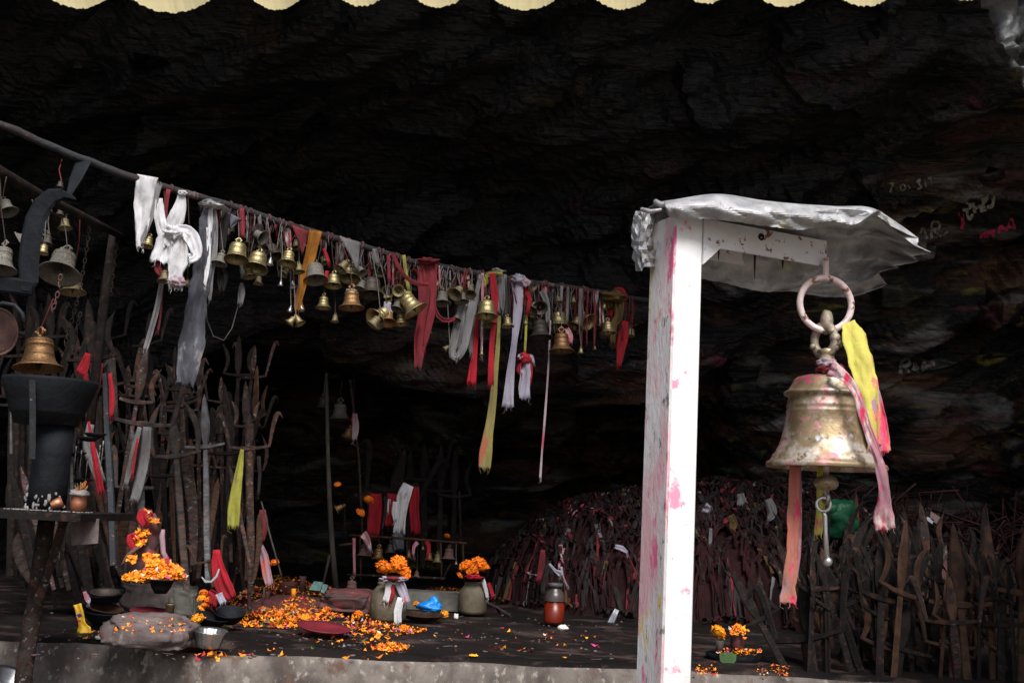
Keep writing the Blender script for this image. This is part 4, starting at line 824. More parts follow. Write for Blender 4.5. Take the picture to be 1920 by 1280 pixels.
for k in range(170):
    x = random.uniform(395, 1190); l = random.choice([random.uniform(15, 50)] * 3 + [random.uniform(50, 110)]); a = rodp(x) + Vector((0, random.uniform(-.03, .03), 0)); s_ = mpp(a)
    m.tube([a, a + Vector((random.uniform(-9, 9) * s_, random.uniform(-.02, .02), -l * s_ * random.uniform(.3, .6))), a + Vector((random.uniform(-8, 8) * s_, random.uniform(-.02, .02), -l * s_))], random.uniform(.0007, .002), 4)
tag(link('tangled_threads', m.mesh('tangled_threads', MT['thread'])), 'grey tangled threads and wires hanging from the rod among the bells', 'threads', None, 'stuff')
m = M()
for k in range(60):
    x = random.uniform(800, 1190); l = random.uniform(20, 95); a = rodp(x) + Vector((0, random.uniform(-.03, .03), 0)); s_ = mpp(a)
    m.tube([a, a + Vector((random.uniform(-3, 3) * s_, 0, -l * s_ * .5)), a + Vector((random.uniform(-6, 6) * s_, 0, -l * s_))], random.uniform(.001, .0028), 4)
tag(link('red_threads', m.mesh('red_threads', MT['redthread'])), 'faded red threads hanging from the right half of the rod', 'threads', None, 'stuff')
m = M(); m.tube([at(*p, 3.75) for p in [(386, 560), (388, 600), (400, 630), (420, 638), (435, 615), (446, 575), (450, 545)]], .0014, 5); single('curved_string', m, MT['thread'], 'thin string hanging in a deep curve below the long sooty cloth', 'string')
# ------------------------------------------------------------------ large trident at the far left
big3 = thing('giant_trident', 'very large flat black iron trident cut by the left edge of the photo', 'trident', at(40, 540, 2.9))
m = M(); m.plate([at(*p, 2.9) for p in [(118, 364), (98, 368), (80, 384), (66, 412), (58, 450), (54, 490), (54, 530), (50, 545)]], [.03, .046, .054, .056, .056, .056, .052, .03], .012, FW); part('prong', m, MT['black'], big3)
m = M(); m.plate([at(*p, 2.9) for p in [(100, 372), (118, 364), (132, 368), (143, 374)]], [.02, .022, .014, .003], .008, FW); part('prong_tip', m, MT['black'], big3)
m = M(); m.plate([at(-120, 522, 2.9), at(-20, 530, 2.9), at(62, 540, 2.9)], .044, .011, FW); part('crossbar', m, MT['black'], big3)
m = M(); m.plate([at(-60, 560, 2.92), at(-70, 900, 2.95), at(-80, 1210, 2.98), Vector((at(-80, 1210, 2.98).x, 3.0, 0))], .05, .014, FW); part('shaft', m, MT['black'], big3)
v = thing('round_disc', 'dull pinkish disc standing on edge at the left border', 'disc', at(-2, 622, 3.0)); m = M(); c = at(-4, 622, 3.0); m.ring(c, .055, .004, (.75, -.6, 0), 24, 6, 1.15)
q = M(); q.lathe([(0, .004), (.052, .003), (.055, 0), (.052, -.003), (0, -.004)], 24); m.merge(q, Matrix.Translation(c) @ Vector((.75, -.6, 0)).to_track_quat('Z', 'Y').to_matrix().to_4x4() @ Matrix.Diagonal((1, 1.1, 1, 1))); part('plate', m, MT['pinkbell'], v)
m = M(); m.tube([at(*p, 3.1) for p in [(-20, 580), (5, 568), (28, 572), (42, 588), (46, 606)]], .006, 6); single('bent_wire', m, MT['ironblue'], 'thin bent iron wire arching over the pinkish disc', 'wire')
# ------------------------------------------------------------------ fire stand
fy = 3.05; fc = at(96, 715, fy); s_ = mpp(fc)
st_ = thing('fire_stand', 'black iron fire stand with a wide tapering bowl on a round column', 'fire stand', at(84, 955, fy))
def zq(py): return (715 - py) * s_ * 1.0
m = M(); m.lathe([(0, zq(780)), (50 * s_, zq(776)), (80 * s_, zq(716)), (84 * s_, zq(712)), (85 * s_, zq(717)), (76 * s_, zq(745)), (66 * s_, zq(772)), (65 * s_, zq(776)), (62 * s_, zq(778)), (57 * s_, zq(796)), (0, zq(799))], 40, fc - Vector((.0, 0, 0))); part('bowl', m, MT['black'], st_)
m = M(); m.lathe([(0, 0), (35 * s_, 0), (34 * s_, .08), (33 * s_, .15), (34 * s_, .245), (0, .25)], 28, at(86, 960, fy), wob=.05); part('column', m, MT['black'], st_)
m = M(); m.plate([at(60, 712, fy - .13), at(61, 780, fy - .115), at(60, 860, fy - .10)], .018, .005, FW); part('strap', m, MT['ironblue'], st_)
m = M()
for k in range(36):
    a = random.uniform(-2.8, -.2); z = random.uniform(0, .075) * random.random(); c = at(86, 958, fy) + Vector((math.cos(a) * 36 * s_, math.sin(a) * 36 * s_, z + .005)); m.blob(c, (random.uniform(.002, .006), .003, random.uniform(.003, .011)), k, .7, 6, 4)
tag(part('wax_drips', m, MT['ash'], st_), kind='stuff')
# ------------------------------------------------------------------ iron shelf
sh = thing('iron_table', 'rusty iron table of a thin plate on a pipe leg with a slanting brace', 'table', at(50, 1235, 3.2))
zt_ = at(90, 958, 3.05).z
m = M(); a0 = at(-60, 950, 3.05); b0 = at(190, 960, 3.05); m.box((a0.x, 2.9, zt_ - .02), (b0.x, 3.32, zt_), 0, .004); part('table_top', m, MT['iron_dim'], sh)
m = M(); m.tube([at(88, 972, 3.2), at(70, 1100, 3.2), at(48, 1238, 3.2), at(45, 1262, 3.2), Vector((at(30, 1262, 3.2).x, 3.2, 0))], .0235, 14); part('leg', m, MT['iron'], sh)
m = M(); m.plate([at(122, 968, 3.14), at(98, 1050, 3.14), at(68, 1132, 3.15)], .026, .007, FW); part('brace', m, MT['iron'], sh)
m = M(); p = at(132, 975, 3.0); m.add([at(132, 972, 3.0), at(186, 972, 3.02), at(184, 1018, 3.02), at(134, 1022, 3.0), at(132, 972, 3.004), at(186, 972, 3.024), at(184, 1018, 3.024), at(134, 1022, 3.004)], [[0, 3, 2, 1], [4, 5, 6, 7], [0, 1, 5, 4], [1, 2, 6, 5], [2, 3, 7, 6], [3, 0, 4, 7]], 0, False)
part('hanging_plate', m, mat('pale_rusty_plate', (.15, .125, .12), (.05, .028, .023), .8, 0, 12, bump=.3, stretch=(1, 1, .5), var=0), sh)
po = thing('incense_pot', 'small copper pot of ash bristling with incense stick ends on the iron table', 'pot', at(146, 956, 3.02)); c = at(146, 956, 3.02); c.z = zt_
m = M(); m.lathe([(0, .001), (.022, .001), (.021, .03), (.020, .045), (.024, .05), (.024, .054), (.018, .05), (0, .048)], 24, c); part('body', m, MT['copper'], po)
m = M(); m.blob(c + Vector((0, 0, .052)), (.027, .027, .01), 3, .5); part('ash_heap', m, MT['ash'], po)
for k in range(26):
    m = M(); a = random.uniform(0, 6.28); r_ = random.uniform(0, .018); b_ = c + Vector((math.cos(a) * r_, math.sin(a) * r_, .05)); m.tube([b_, b_ + Vector((random.uniform(-.014, .014), random.uniform(-.01, .01), random.uniform(.015, .04)))], .0009, 4)
    part('incense_stick', m, MT[random.choice(['stick', 'stick', 'corange', 'leaf', 'petalred'])], po)
m = M(); m.lathe([(.010, 0), (.014, .012), (.015, .03), (.012, .03), (.009, .005)], 18); q = M().merge(m, Matrix.Translation(at(96, 948, 3.0)) @ Matrix.Rotation(R(62), 4, 'Y') @ Matrix.Rotation(R(-20), 4, 'X')); single('copper_cup', q, MT['copper'], 'little copper cup lying tipped over on the iron table', 'cup')
m = M()
for k in range(160): m.blob(Vector((random.uniform(at(20, 955, 3).x, b0.x - .01), random.uniform(2.93, 3.05), zt_ + .003)), (random.uniform(.001, .004), random.uniform(.001, .003), .0015), k, .5, 6, 4)
tag(link('ash_crumbs', m.mesh('ash_crumbs', MT['ash'])), 'pale ash crumbs spilled on the iron table', 'ash', None, 'stuff')
# tiered lamp stand
ls = thing('tiered_lamp_stand', 'dark tiered lamp stand with three small oil pans behind the fire stand', 'lamp stand', at(150, 1000, 3.4))
m = M(); m.tube([at(150, 1000, 3.4), at(150, 830, 3.4)], .005, 8); part('stem', m, MT['black'], ls)
for x, y in ((165, 822), (178, 815), (140, 850), (152, 900)):
    m = M(); m.lathe([(0, 0), (.02, .002), (.034, .013), (.033, .015), (.018, .006), (0, .005)], 20, at(x, y + 6, 3.38)); part('pan', m, MT['black'], ls)
m = M()
for k, (x, y) in enumerate([(152, 848), (164, 855), (187, 838), (193, 830), (142, 840)]):
    m = M(); m.tube([at(x - 4, y + 45, 3.3), at(x, y + 8, 3.3)], .0011, 4); m.tube([at(x, y + 8, 3.3), at(x + 1, y - 4, 3.3)], .002, 6)
    single('burning_incense', m, MT['ash'], ['thin incense stick with ash tip, second from left behind the pot', 'thin incense stick with ash tip, middle of those behind the pot', 'tall incense stick with ash tip, left of the two at right', 'tallest incense stick with ash tip, rightmost behind the pot', 'thin incense stick with ash tip, leftmost behind the pot'][k], 'incense stick', 'incense sticks behind the pot')
for k, (x, y0, y1, w_) in enumerate([(134, 870, 945, 8), (120, 815, 860, 10), (20, 770, 850, 6)]):
    m = M(); m.plate([at(x, y0, 3.2), at(x + 1, y1, 3.2)], [w_ * .0008, w_ * .0015], .004, FW); single('pale_stick', m, MT['ash'] if k != 1 else MT['copper'], ['pale burnt stick standing beside the incense pot', 'reddish metal stick below the rim of the black fire bowl', 'pale stick left of the black column'][k], 'stick')
# ------------------------------------------------------------------ tridents and swords
_tm = {}
def tri_meshes(v, mk):
    if (v, mk) in _tm: return _tm[(v, mk)]
    rnd = random.Random(v * 17 + 3); out = {}
    hw = [.07, .085, .058, .08, .066][v]; ph = [.15, .17, .12, .14, .18][v]; bl = [.20, .16, .22, .15, .13][v]; sw_ = [.022, .026, .017, .028, .022][v]
    m = M(); m.plate([(0, 0, 0), (rnd.uniform(-.004, .004), 0, .35), (0, 0, .7), (0, 0, 1.0)], [sw_, sw_ * 1.05, sw_, sw_ * .8], .007); out['shaft'] = m
    n_ = 9; m = M(); m.plate([(0, 0, bl * i / n_) for i in range(n_ + 1)], [.010 + .022 * math.sin(min(1, (i / n_) ** .8) * 3.14159) * (1.15 if i < 6 else 1) if i < n_ else .001 for i in range(n_ + 1)], .007); out['blade'] = m
    m = M(); m.plate([(-hw, 0, .006), (-hw * .4, 0, 0), (0, 0, 0), (hw * .4, 0, 0), (hw, 0, .006)], [.011, .014, .02, .014, .011], .008); out['crossbar'] = m
    for sgn, nm in ((-1, 'l'), (1, 'r')):
        P = []; W = []
        for i in range(12):
            t_ = i / 11
            if v in (0, 2): x = hw * (1 - .35 * math.sin(t_ * 3.14) + .12 * t_); z = ph * t_
            elif v in (1, 3): a = t_ * 2.4; x = hw * (1.0 + .25 * math.sin(a * 1.1) - .0) + (t_ ** 3) * .05; z = ph * math.sin(min(a, 1.9) / 1.9 * 1.57) - (.02 * max(0, t_ - .85) * 8)
            else: x = hw * (1 + .3 * math.sin(t_ * 2.2)) - t_ ** 2 * .05; z = ph * t_
            P.append((sgn * x, 0, z + .004)); W.append(max(.001, (.011 + .009 * math.sin(t_ * 2.8)) * (1 if t_ < .75 else (1.02 - t_) * 3.7)))
        m = M(); m.plate(P, W, .006); out['p' + nm] = m
    _tm[(v, mk)] = {k: q.mesh('trident_' + k, MT[mk]) for k, q in out.items()}; return _tm[(v, mk)]
def trident(bx, by, cx, cy, Y0, Y1, v, mk, label, sc_=1.0, yaw=None, group=None, prongs=(1, 1), bar=True, blade=True):
    b = at(bx, by, Y0); c = at(cx, cy, Y1); d = c - b; H = d.length
    z = d.normalized(); x = Vector((1, 0, 0)); yw = random.uniform(-.5, .5) if yaw is None else yaw
    x = Matrix.Rotation(yw, 3, 'Z') @ x; x = (x - z * x.dot(z)).normalized(); y = z.cross(x)
    o = thing('iron_trident', label, 'trident', b, group); Rm = Matrix((x, y, z)).transposed().to_4x4(); o.matrix_world = Matrix.Translation(b) @ Rm
    T = tri_meshes(v, mk)
    s = link('shaft', T['shaft'], o); s.scale = (sc_, sc_, H)
    def put(nm, me):
        q = link(nm, me, o, Vector((0, 0, H))); q.scale = (sc_,) * 3; return q
    if bar: put('crossbar', T['crossbar']).location.y = -.0045
    if blade: put('centre_blade', T['blade'])
    if prongs[0]: put('prong', T['pl'])
    if prongs[1]: put('prong', T['pr'])
    return o
_sw = {}
def sword_meshes(v, mk):
    if (v, mk) in _sw: return _sw[(v, mk)]
    w_ = [.028, .034, .022, .038][v]; cv = [0, .012, .0, -.016][v]
    m = M(); m.plate([(cv * math.sin(i / 10 * 3.14), 0, i / 10) for i in range(11)], [w_ * (.55 + .45 * min(1, i / 6)) if i < 9 else w_ * (.8 if i == 9 else .04) for i in range(11)], .006)
    h = M(); h.plate([(0, 0, -.10), (0, 0, 0)], [.018, .02], .012); g_ = M(); g_.plate([(-.04, 0, 0), (0, 0, .004), (.04, 0, 0)], [.01, .014, .01], .012)
    _sw[(v, mk)] = (m.mesh('sword_blade', MT[mk]), h.mesh('sword_grip', MT['iron_brown']), g_.mesh('sword_guard', MT[mk])); return _sw[(v, mk)]
def sword(bx, by, tx, ty, Y0, Y1, v, mk, label, group=None, sc_=1.0, guard=True):
    b = at(bx, by, Y0); c = at(tx, ty, Y1); d = c - b; H = d.length; z = d.normalized(); yw = random.uniform(-.5, .5)
    x = Matrix.Rotation(yw, 3, 'Z') @ Vector((1, 0, 0)); x = (x - z * x.dot(z)).normalized()
    o = thing('iron_sword', label, 'sword', b, group); o.matrix_world = Matrix.Translation(b) @ Matrix((x, z.cross(x), z)).transposed().to_4x4()
    A, B_2, G_ = sword_meshes(v, mk); q = link('blade', A, o, Vector((0, 0, .1))); q.scale = (sc_, 1, H - .1)
    if guard:
        link('grip', B_2, o, Vector((0, 0, .1))); link('guard', G_, o, Vector((0, 0, .1)))
T = trident
T(390, 1092, 385, 838, 4.05, 4.15, 0, 'iron_grey', 'pale grey trident with a leaf-shaped centre point standing upright near the left altar', 1.05, .05, prongs=(0, 0))
T(236, 1092, 270, 795, 4.06, 3.98, 1, 'iron_mid', 'large worn trident with wide curled prongs behind the flower-covered idol', 1.2, 0, blade=False)
T(470, 1110, 468, 840, 4.2, 4.15, 3, 'iron', 'dark trident whose right prong curls outward at the right edge of the left bundle', .9, .3)
T(350, 1105, 330, 855, 4.05, 4.1, 4, 'iron_mid', 'broad rusty trident leaning left of the pale grey one', 1.15, .2)
T(415, 1110, 430, 850, 4.2, 4.35, 1, 'iron_dim', 'dark trident with a hooked left prong right of the pale grey one', 1.0, -.1)
T(400, 1100, 392, 1052, 3.95, 3.98, 3, 'iron_brown', 'small brown trident head low in front of the pale grey one', .55, 0, blade=False)
T(212, 1060, 196, 700, 3.7, 3.85, 2, 'ironblue', 'blue-black iron post speckled with wax left of the idol', 1.35, .1, prongs=(0, 0), bar=False, blade=False)
T(468, 1150, 462, 800, 4.3, 4.45, 2, 'iron', 'tall thin trident with a glinting bead string at the right edge of the left bundle', .9, .3)
sword(458, 1140, 466, 990, 4.15, 4.2, 2, 'iron_brown', 'brown burnt stake left of two at the end of the left bundle', guard=False, sc_=.8)
sword(472, 1138, 486, 960, 4.12, 4.2, 1, 'iron_brown', 'brown burnt stake right of two at the end of the left bundle', guard=False, sc_=.7)
sword(366, 1110, 345, 850, 4.05, 4.2, 1, 'iron', 'broad rusty blade leaning directly left of the pale grey trident', guard=False, sc_=1.2)
sword(270, 1090, 246, 800, 3.95, 4.05, 1, 'iron_grey', 'greyish broad blade rising behind the idol', guard=False)
USED = {}
def zone(x, side):
    if side == 'L':
        for lim, t_ in ((60, 'at the left border'), (130, 'behind the black fire stand'), (190, 'behind the incense pot'), (245, 'left of the idol'), (295, 'straight behind the idol'), (340, 'just right of the idol'), (372, 'left of the pale grey trident'), (405, 'behind the pale grey trident'), (440, 'left of the lime yellow cloth'), (999, 'right of the lime yellow cloth')):
            if x < lim: return t_
    for lim, t_ in ((1545, 'left of the large bell striker'), (1600, 'under the large bell striker'), (1650, 'left of the pink rag end'), (1695, 'under the pink rag end'), (1740, 'right of the pink rag end'), (1790, 'below the pink card'), (1850, 'right of the pink card'), (9999, 'at the right border')):
        if x < lim: return t_
def lab(kind, mk, bx, tx, side, extra, top, mid):
    col = {'iron': 'rusty', 'iron_dim': 'shade-dark', 'iron_brown': 'brown', 'iron_grey': 'grey', 'iron_mid': 'worn'}[mk]; d = tx - bx
    lean = 'left-leaning' if d < -10 else 'right-leaning' if d > 10 else 'upright'
    l = '%s %s %s%s %s' % (('tall ' if top < mid else 'low ') + col, lean, kind, extra, zone(tx, side)); return l
def pex(p): return {(True, True): '', (True, False): ' missing right prong', (False, True): ' missing left prong', (False, False): ' without side prongs'}[p]
rnd = random.Random(5)
for k in range(40):
    bx = rnd.uniform(150, 478); by = rnd.uniform(1070, 1120); Yd = rnd.uniform(4.15, 4.9)
    tx = min(488, bx + rnd.gauss(0, 30)); top = 800 + rnd.uniform(-90, 120) - (30 if 330 < bx < 470 else 0)
    mk = rnd.choice(['iron', 'iron', 'iron_dim', 'iron_dim', 'iron_brown', 'iron_mid'] if Yd < 4.4 else ['iron_dim', 'iron']); p = (rnd.random() < .85, rnd.random() < .85)
    T(bx, by, tx, top, Yd, Yd + rnd.uniform(0, .25), rnd.randrange(5), mk, lab('trident', mk, bx, tx, 'L', pex(p), top, 765), rnd.uniform(.7, 1.15), rnd.uniform(-.7, .7), 'tridents of the left bundle', prongs=p)
for k in range(26):
    bx = rnd.uniform(100, 480); by = rnd.uniform(1080, 1140); Yd = rnd.uniform(3.95, 4.7); tx = bx + rnd.gauss(-12, 22); top = rnd.uniform(830, 980); mk = rnd.choice(['iron', 'iron_dim', 'iron_brown', 'iron'])
    sword(bx, by, tx, top, Yd, Yd + .15, rnd.randrange(4), mk, lab('flat blade', mk, bx, tx, 'L', '', top, 900), 'flat blades of the left bundle', rnd.uniform(.8, 1.2), guard=False)
for k in range(24):
    bx = rnd.uniform(-40, 210); Yd = rnd.uniform(3.75, 4.2); tx = bx - rnd.uniform(10, 60); top = rnd.uniform(860, 1010); mk = rnd.choice(['iron_dim', 'iron', 'iron_dim'])
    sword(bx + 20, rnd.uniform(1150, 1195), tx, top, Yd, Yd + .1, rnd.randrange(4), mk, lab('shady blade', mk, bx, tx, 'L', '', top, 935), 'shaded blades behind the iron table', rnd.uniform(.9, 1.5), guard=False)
for k in range(14):
    bx = rnd.uniform(10, 240); Yd = rnd.uniform(4.0, 4.8); tx = bx + rnd.gauss(0, 25); top = rnd.uniform(620, 780); p = (rnd.random() < .8, rnd.random() < .8)
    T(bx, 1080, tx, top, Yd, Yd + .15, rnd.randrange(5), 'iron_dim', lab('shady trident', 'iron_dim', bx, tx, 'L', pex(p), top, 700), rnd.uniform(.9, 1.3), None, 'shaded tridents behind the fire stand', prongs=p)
RG = 'dull rusty tridents crowded in the right bundle'
T(1660, 1300, 1664, 1105, 4.3, 4.35, 3, 'iron_brown', 'brown trident with a wide shaft under the pink end of the neck rag', 1.3, .1, prongs=(1, 0))
T(1720, 1300, 1752, 1135, 4.3, 4.4, 0, 'iron', 'trident with a tall straight point in the front of the right bundle', 1.3, -.2)
T(1840, 1290, 1812, 1150, 4.25, 4.35, 1, 'iron_brown', 'brown trident leaning left in the right bundle', 1.2, .1)
T(1570, 1300, 1552, 1140, 4.4, 4.45, 2, 'iron', 'trident in the dark directly below the bell striker', 1.1, .1)
sword(1540, 1290, 1528, 1140, 4.2, 4.3, 0, 'iron_brown', 'orange-brown stained blade below the large bell, left of two', guard=False)
sword(1552, 1290, 1546, 1180, 4.2, 4.3, 2, 'iron_brown', 'orange-brown stained blade below the large bell, right of two', guard=False)
for k in range(96):
    bx = rnd.uniform(1480, 1950); near = k >= 56; Yd = rnd.uniform(3.72, 4.3) if near else rnd.uniform(4.5, 5.6); top = rnd.uniform(1090, 1200) if near else rnd.uniform(1015, 1150)
    tx = bx + rnd.gauss(0, 45); mk = rnd.choice(['iron', 'iron_dim', 'iron_dim', 'iron_brown', 'iron_dim']); p = (rnd.random() < .85, rnd.random() < .85)
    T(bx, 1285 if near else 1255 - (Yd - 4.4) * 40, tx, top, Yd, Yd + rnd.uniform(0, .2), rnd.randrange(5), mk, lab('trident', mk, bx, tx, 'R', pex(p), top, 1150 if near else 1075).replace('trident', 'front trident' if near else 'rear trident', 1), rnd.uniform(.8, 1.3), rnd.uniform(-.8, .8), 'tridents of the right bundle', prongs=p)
for k in range(18):
    bx = rnd.uniform(1490, 1960); tx = bx + rnd.gauss(0, 50); top = rnd.uniform(1110, 1225); mk = rnd.choice(['iron', 'iron_dim', 'iron_dim', 'iron_brown']); p = (rnd.random() < .8, rnd.random() < .8)
    T(bx - 12, 1870, tx, top, 3.42, 3.78, rnd.randrange(5), mk, lab('trident', mk, bx, tx, 'R', pex(p), top, 1165).replace('trident', 'foremost trident', 1), rnd.uniform(.9, 1.5), rnd.uniform(-.8, .8), 'tridents leaning against the platform at right', prongs=p)
for k in range(26):
    bx = rnd.uniform(1475, 1950); Yd = rnd.uniform(3.75, 4.6); tx = bx + rnd.gauss(0, 18); top = rnd.uniform(1090, 1210); mk = rnd.choice(['iron', 'iron_dim', 'iron_brown', 'iron_dim'])
    sword(bx, 1285, tx, top, Yd, Yd + .1, rnd.randrange(4), mk, lab('flat blade', mk, bx, tx, 'R', '', top, 1150), 'flat blades of the right bundle', rnd.uniform(.8, 1.2), guard=False)
# cloths on the bundles
for a in [
 ('red rag tied above the black fire bowl', [[(165, 662, 10), (158, 685, 22), (150, 700, 18)], [(160, 700, 10), (163, 722, 8)]], 'cred', 3.8),
 ('narrow red ribbon right of the blue-black post', [[(206, 700, 6), (210, 740, 9), (208, 782, 7)]], 'cred', 3.75),
 ('narrow red ribbon left of the blue-black post', [[(190, 680, 8), (186, 705, 10), (181, 740, 8)]], 'cred2', 3.8),
 ('thin red ribbon running down over the grey cloth by the incense sticks', [[(166, 790, 5), (173, 830, 8), (182, 880, 13), (190, 925, 14)]], 'cred', 3.55),
 ('speckled grey cloth hanging behind the incense sticks', [[(170, 795, 14), (165, 830, 24), (178, 870, 22), (190, 905, 18)]], 'cgrey', 3.62),
 ('grey band hanging from the large curled trident, left tail', [[(262, 800, 8), (252, 840, 12), (243, 880, 11), (236, 908, 9)]], 'cgrey', 3.95),
 ('grey band hanging from the large curled trident, right tail', [[(276, 800, 18), (272, 850, 20), (262, 900, 18), (252, 940, 16)]], 'cgrey', 3.96),
 ('thin red strip over the grey band on the large curled trident', [[(258, 822, 4), (252, 860, 4), (248, 892, 4)]], 'cred', 3.92),
 ('lime yellow cloth hanging at the right edge of the left bundle', [[(454, 842, 6), (449, 880, 14), (440, 940, 20), (437, 990, 24)]], 'cyel', 4.1),
 ('thin grey ribbon hanging right of the lime yellow cloth', [[(485, 855, 6), (487, 890, 6), (484, 930, 5)]], 'cdim', 4.25),
 ('red rag with white flowers right of the left bundle', [[(492, 955, 12), (494, 985, 18), (490, 1015, 10)]], 'cred2', 4.3),
 ('bright red cloth hanging low beside the black bowls', [[(406, 1030, 12), (408, 1060, 26), (418, 1095, 36), (432, 1122, 20)]], 'cred', 3.95),
 ('pink and yellow cloth slab leaning at the foot of the left bundle', [[(488, 1022, 9), (495, 1045, 16), (500, 1075, 17), (506, 1098, 14)]], 'ccoral', 4.3),
 ('white and purple striped scrap behind the black bowls', [[(410, 1112, 14), (418, 1130, 14)]], 'clilac', 3.86),
 ('red scrap behind the black bowls', [[(392, 1108, 12), (402, 1118, 18), (398, 1134, 14)]], 'cred', 3.88),
 ('pale mauve scrap beside the stacked black pans', [[(158, 1108, 5), (164, 1122, 12), (168, 1130, 5)]], 'clilac', 3.8)]:
    ribbon(a[0], a[1], a[2], a[3], name='cloth_strip_offering', cat='cloth', amp=.2)
m = M(); m.tube([at(490, 940, 4.2), at(508, 1010, 4.15), at(528, 1080, 4.1)], .0035, 6); single('leaning_stick', m, MT['wood'], 'thin stick leaning right of the left bundle', 'stick')
m = M(); m.plate([at(*p, 3.9) for p in [(378, 1081), (385, 1090), (396, 1090), (406, 1080), (411, 1066)]], [.004, .008, .008, .008, .006], .003, FW); single('silver_hook', m, MT['foil'], 'curved silvery metal hook in front of the red cloth', 'hook')
# ------------------------------------------------------------------ marigolds
def marigold_mesh(mk, seed):
    r_ = random.Random(seed); m = M(); n_ = 150
    m.blob((0, 0, .1), (.62, .62, .5), seed, .1, 8, 6)
    for i in range(n_):
        z = 1 - 1.25 * (i + .5) / n_; a = i * 2.39996; q = math.sqrt(max(0, 1 - z * z)); d = Vector((math.cos(a) * q, math.sin(a) * q, z)).normalized()
        st = random.getstate(); random.seed(seed * 1000 + i); m.petal(d * r_.uniform(.66, .86) * .95 + Vector((0, 0, .1)), r_.uniform(.34, .5), (d + Vector((r_.uniform(-.5, .5), r_.uniform(-.5, .5), r_.uniform(-.5, .5)))).normalized(), 0, .8, .6); random.setstate(st)
    return m.mesh('marigold_head', MT[mk])
MG = [marigold_mesh('marigold', 1), marigold_mesh('marigold', 2), marigold_mesh('marigold2', 3)]
def marigold(p, r_, label, group, k=0):
    o = tag(link('marigold', MG[k]), label, 'flower', group); o.location = p; o.scale = (r_, r_, r_ * .8); o.rotation_euler = (random.uniform(-.7, .9), random.uniform(-.6, .6), random.uniform(0, 6)); return o
# ------------------------------------------------------------------ floor offerings on the left
def stone(name, label, px, py, wpx, hpx, dep, mk, seed, flat=.2, lift=.4, cat='stone'):
    c = fl(px, py); s_ = mpp(c); m = M(); rx = wpx * s_ / 2; rz = hpx * s_ / 2
    N_, K = 64, 40; vs = []
    for i in range(K + 1):
        th = math.pi * i / K
        for j in range(N_):
            a = 2 * math.pi * j / N_; d = Vector((math.sin(th) * math.cos(a), math.sin(th) * math.sin(a), math.cos(th)))
            ex = .55; d2 = Vector([math.copysign(abs(v) ** ex, v) for v in d]); k_ = 1 + .20 * noise.fractal(d * 1.5 + Vector((seed, 0, 0)), .8, 2, 6) - .10 * abs(noise.noise(d * 2.6 + Vector((0, seed, 0)))); d2.z *= 1 - .25 * max(0, d.x * (1 if seed % 2 else -1)) * (d.z > 0)
            vs.append(c + Vector((d2.x * rx * k_, d2.y * dep * k_, d2.z * rz * k_ + rz * .92)))
    m.add(vs, [[i * N_ + j, (i + 1) * N_ + j, (i + 1) * N_ + (j + 1) % N_, i * N_ + (j + 1) % N_] for i in range(K) for j in range(N_)])
    return single(name, m, MT[mk], label, cat, loc=c)
altar = stone('altar_block', 'smeared reddish stone block carrying the flower-covered idol', 285, 1150, 128, 66, .10, 'stone', 3)
stone('flat_stone', 'flat reddish boulder at the platform edge holding a red powder plate', 283, 1211, 158, 62, .11, 'stone', 11)
stone('upright_stone', 'rounded grey stone with green smears right of the altar block', 345, 1158, 52, 62, .05, 'stone_grey', 5)
stone('red_boulder', 'low red-smeared boulder left of the front marigold jar', 652, 1146, 104, 42, .14, 'stone_red', 8)
idc = at(272, 1088, 3.98); idm = M(); s_ = mpp(idc)
for (x, y, wx, hy) in ((272, 1062, 70, 60), (270, 1040, 52, 60), (278, 1015, 38, 60), (283, 990, 28, 50), (280, 970, 18, 30)): idm.blob(at(x, y, 3.99), (wx * s_ / 2, wx * s_ / 2.4, hy * s_ / 2), x + y, .35, 18, 12)
single('stone_idol', idm, MT['stone_red'], 'vermilion smeared stone idol half buried in marigold petals', 'idol', loc=idc)
for lb, st, Y in (('red petals or cloth on top of the idol', [[(268, 955, 10), (266, 970, 20), (272, 985, 16)], [(280, 962, 8), (284, 968, 10)]], 3.90), ('red cloth at the left shoulder of the idol', [[(245, 1000, 12), (250, 1012, 26), (256, 1028, 20)]], 3.90)):
    ribbon(lb, st, 'cred', Y, name='idol_cloth', cat='cloth', amp=.3)
m = M(); m.plate([at(*p, 3.88) for p in [(228, 1058), (238, 1042), (252, 1030), (262, 1024)]], [.004, .012, .014, .008], .008, FW); single('pink_horn', m, MT['pinkbell'], 'pinkish curved twig at the left of the idol', 'twig')
m = M(); m.tube([at(*p, 3.9) for p in [(318, 1060), (306, 1035), (304, 1005), (306, 992)]], [.012, .009, .01, .006], 8); single('peach_idol_arm', m, MT['ccoral'], 'peach smeared stone piece leaning at the right of the idol', 'stone')
def petals(name, label, pts, mk, kind='stuff'):
    m = M()
    for p, s_, up in pts: m.petal(p, s_, up)
    tag(link(name, m.mesh(name, MT[mk])), label, 'petals', None, kind)
pp = {'marigold': [], 'marigold2': [], 'petalred': [], 'petalpink': [], 'petalwhite': [], 'leaf': []}
def addp(p, s0, up=None, mix=(('marigold', 55), ('marigold2', 35), ('petalred', 5), ('petalpink', 2), ('petalwhite', 3))):
    mk = random.choices([a for a, _ in mix], [b for _, b in mix])[0]; pp[mk].append((p, s0, up))
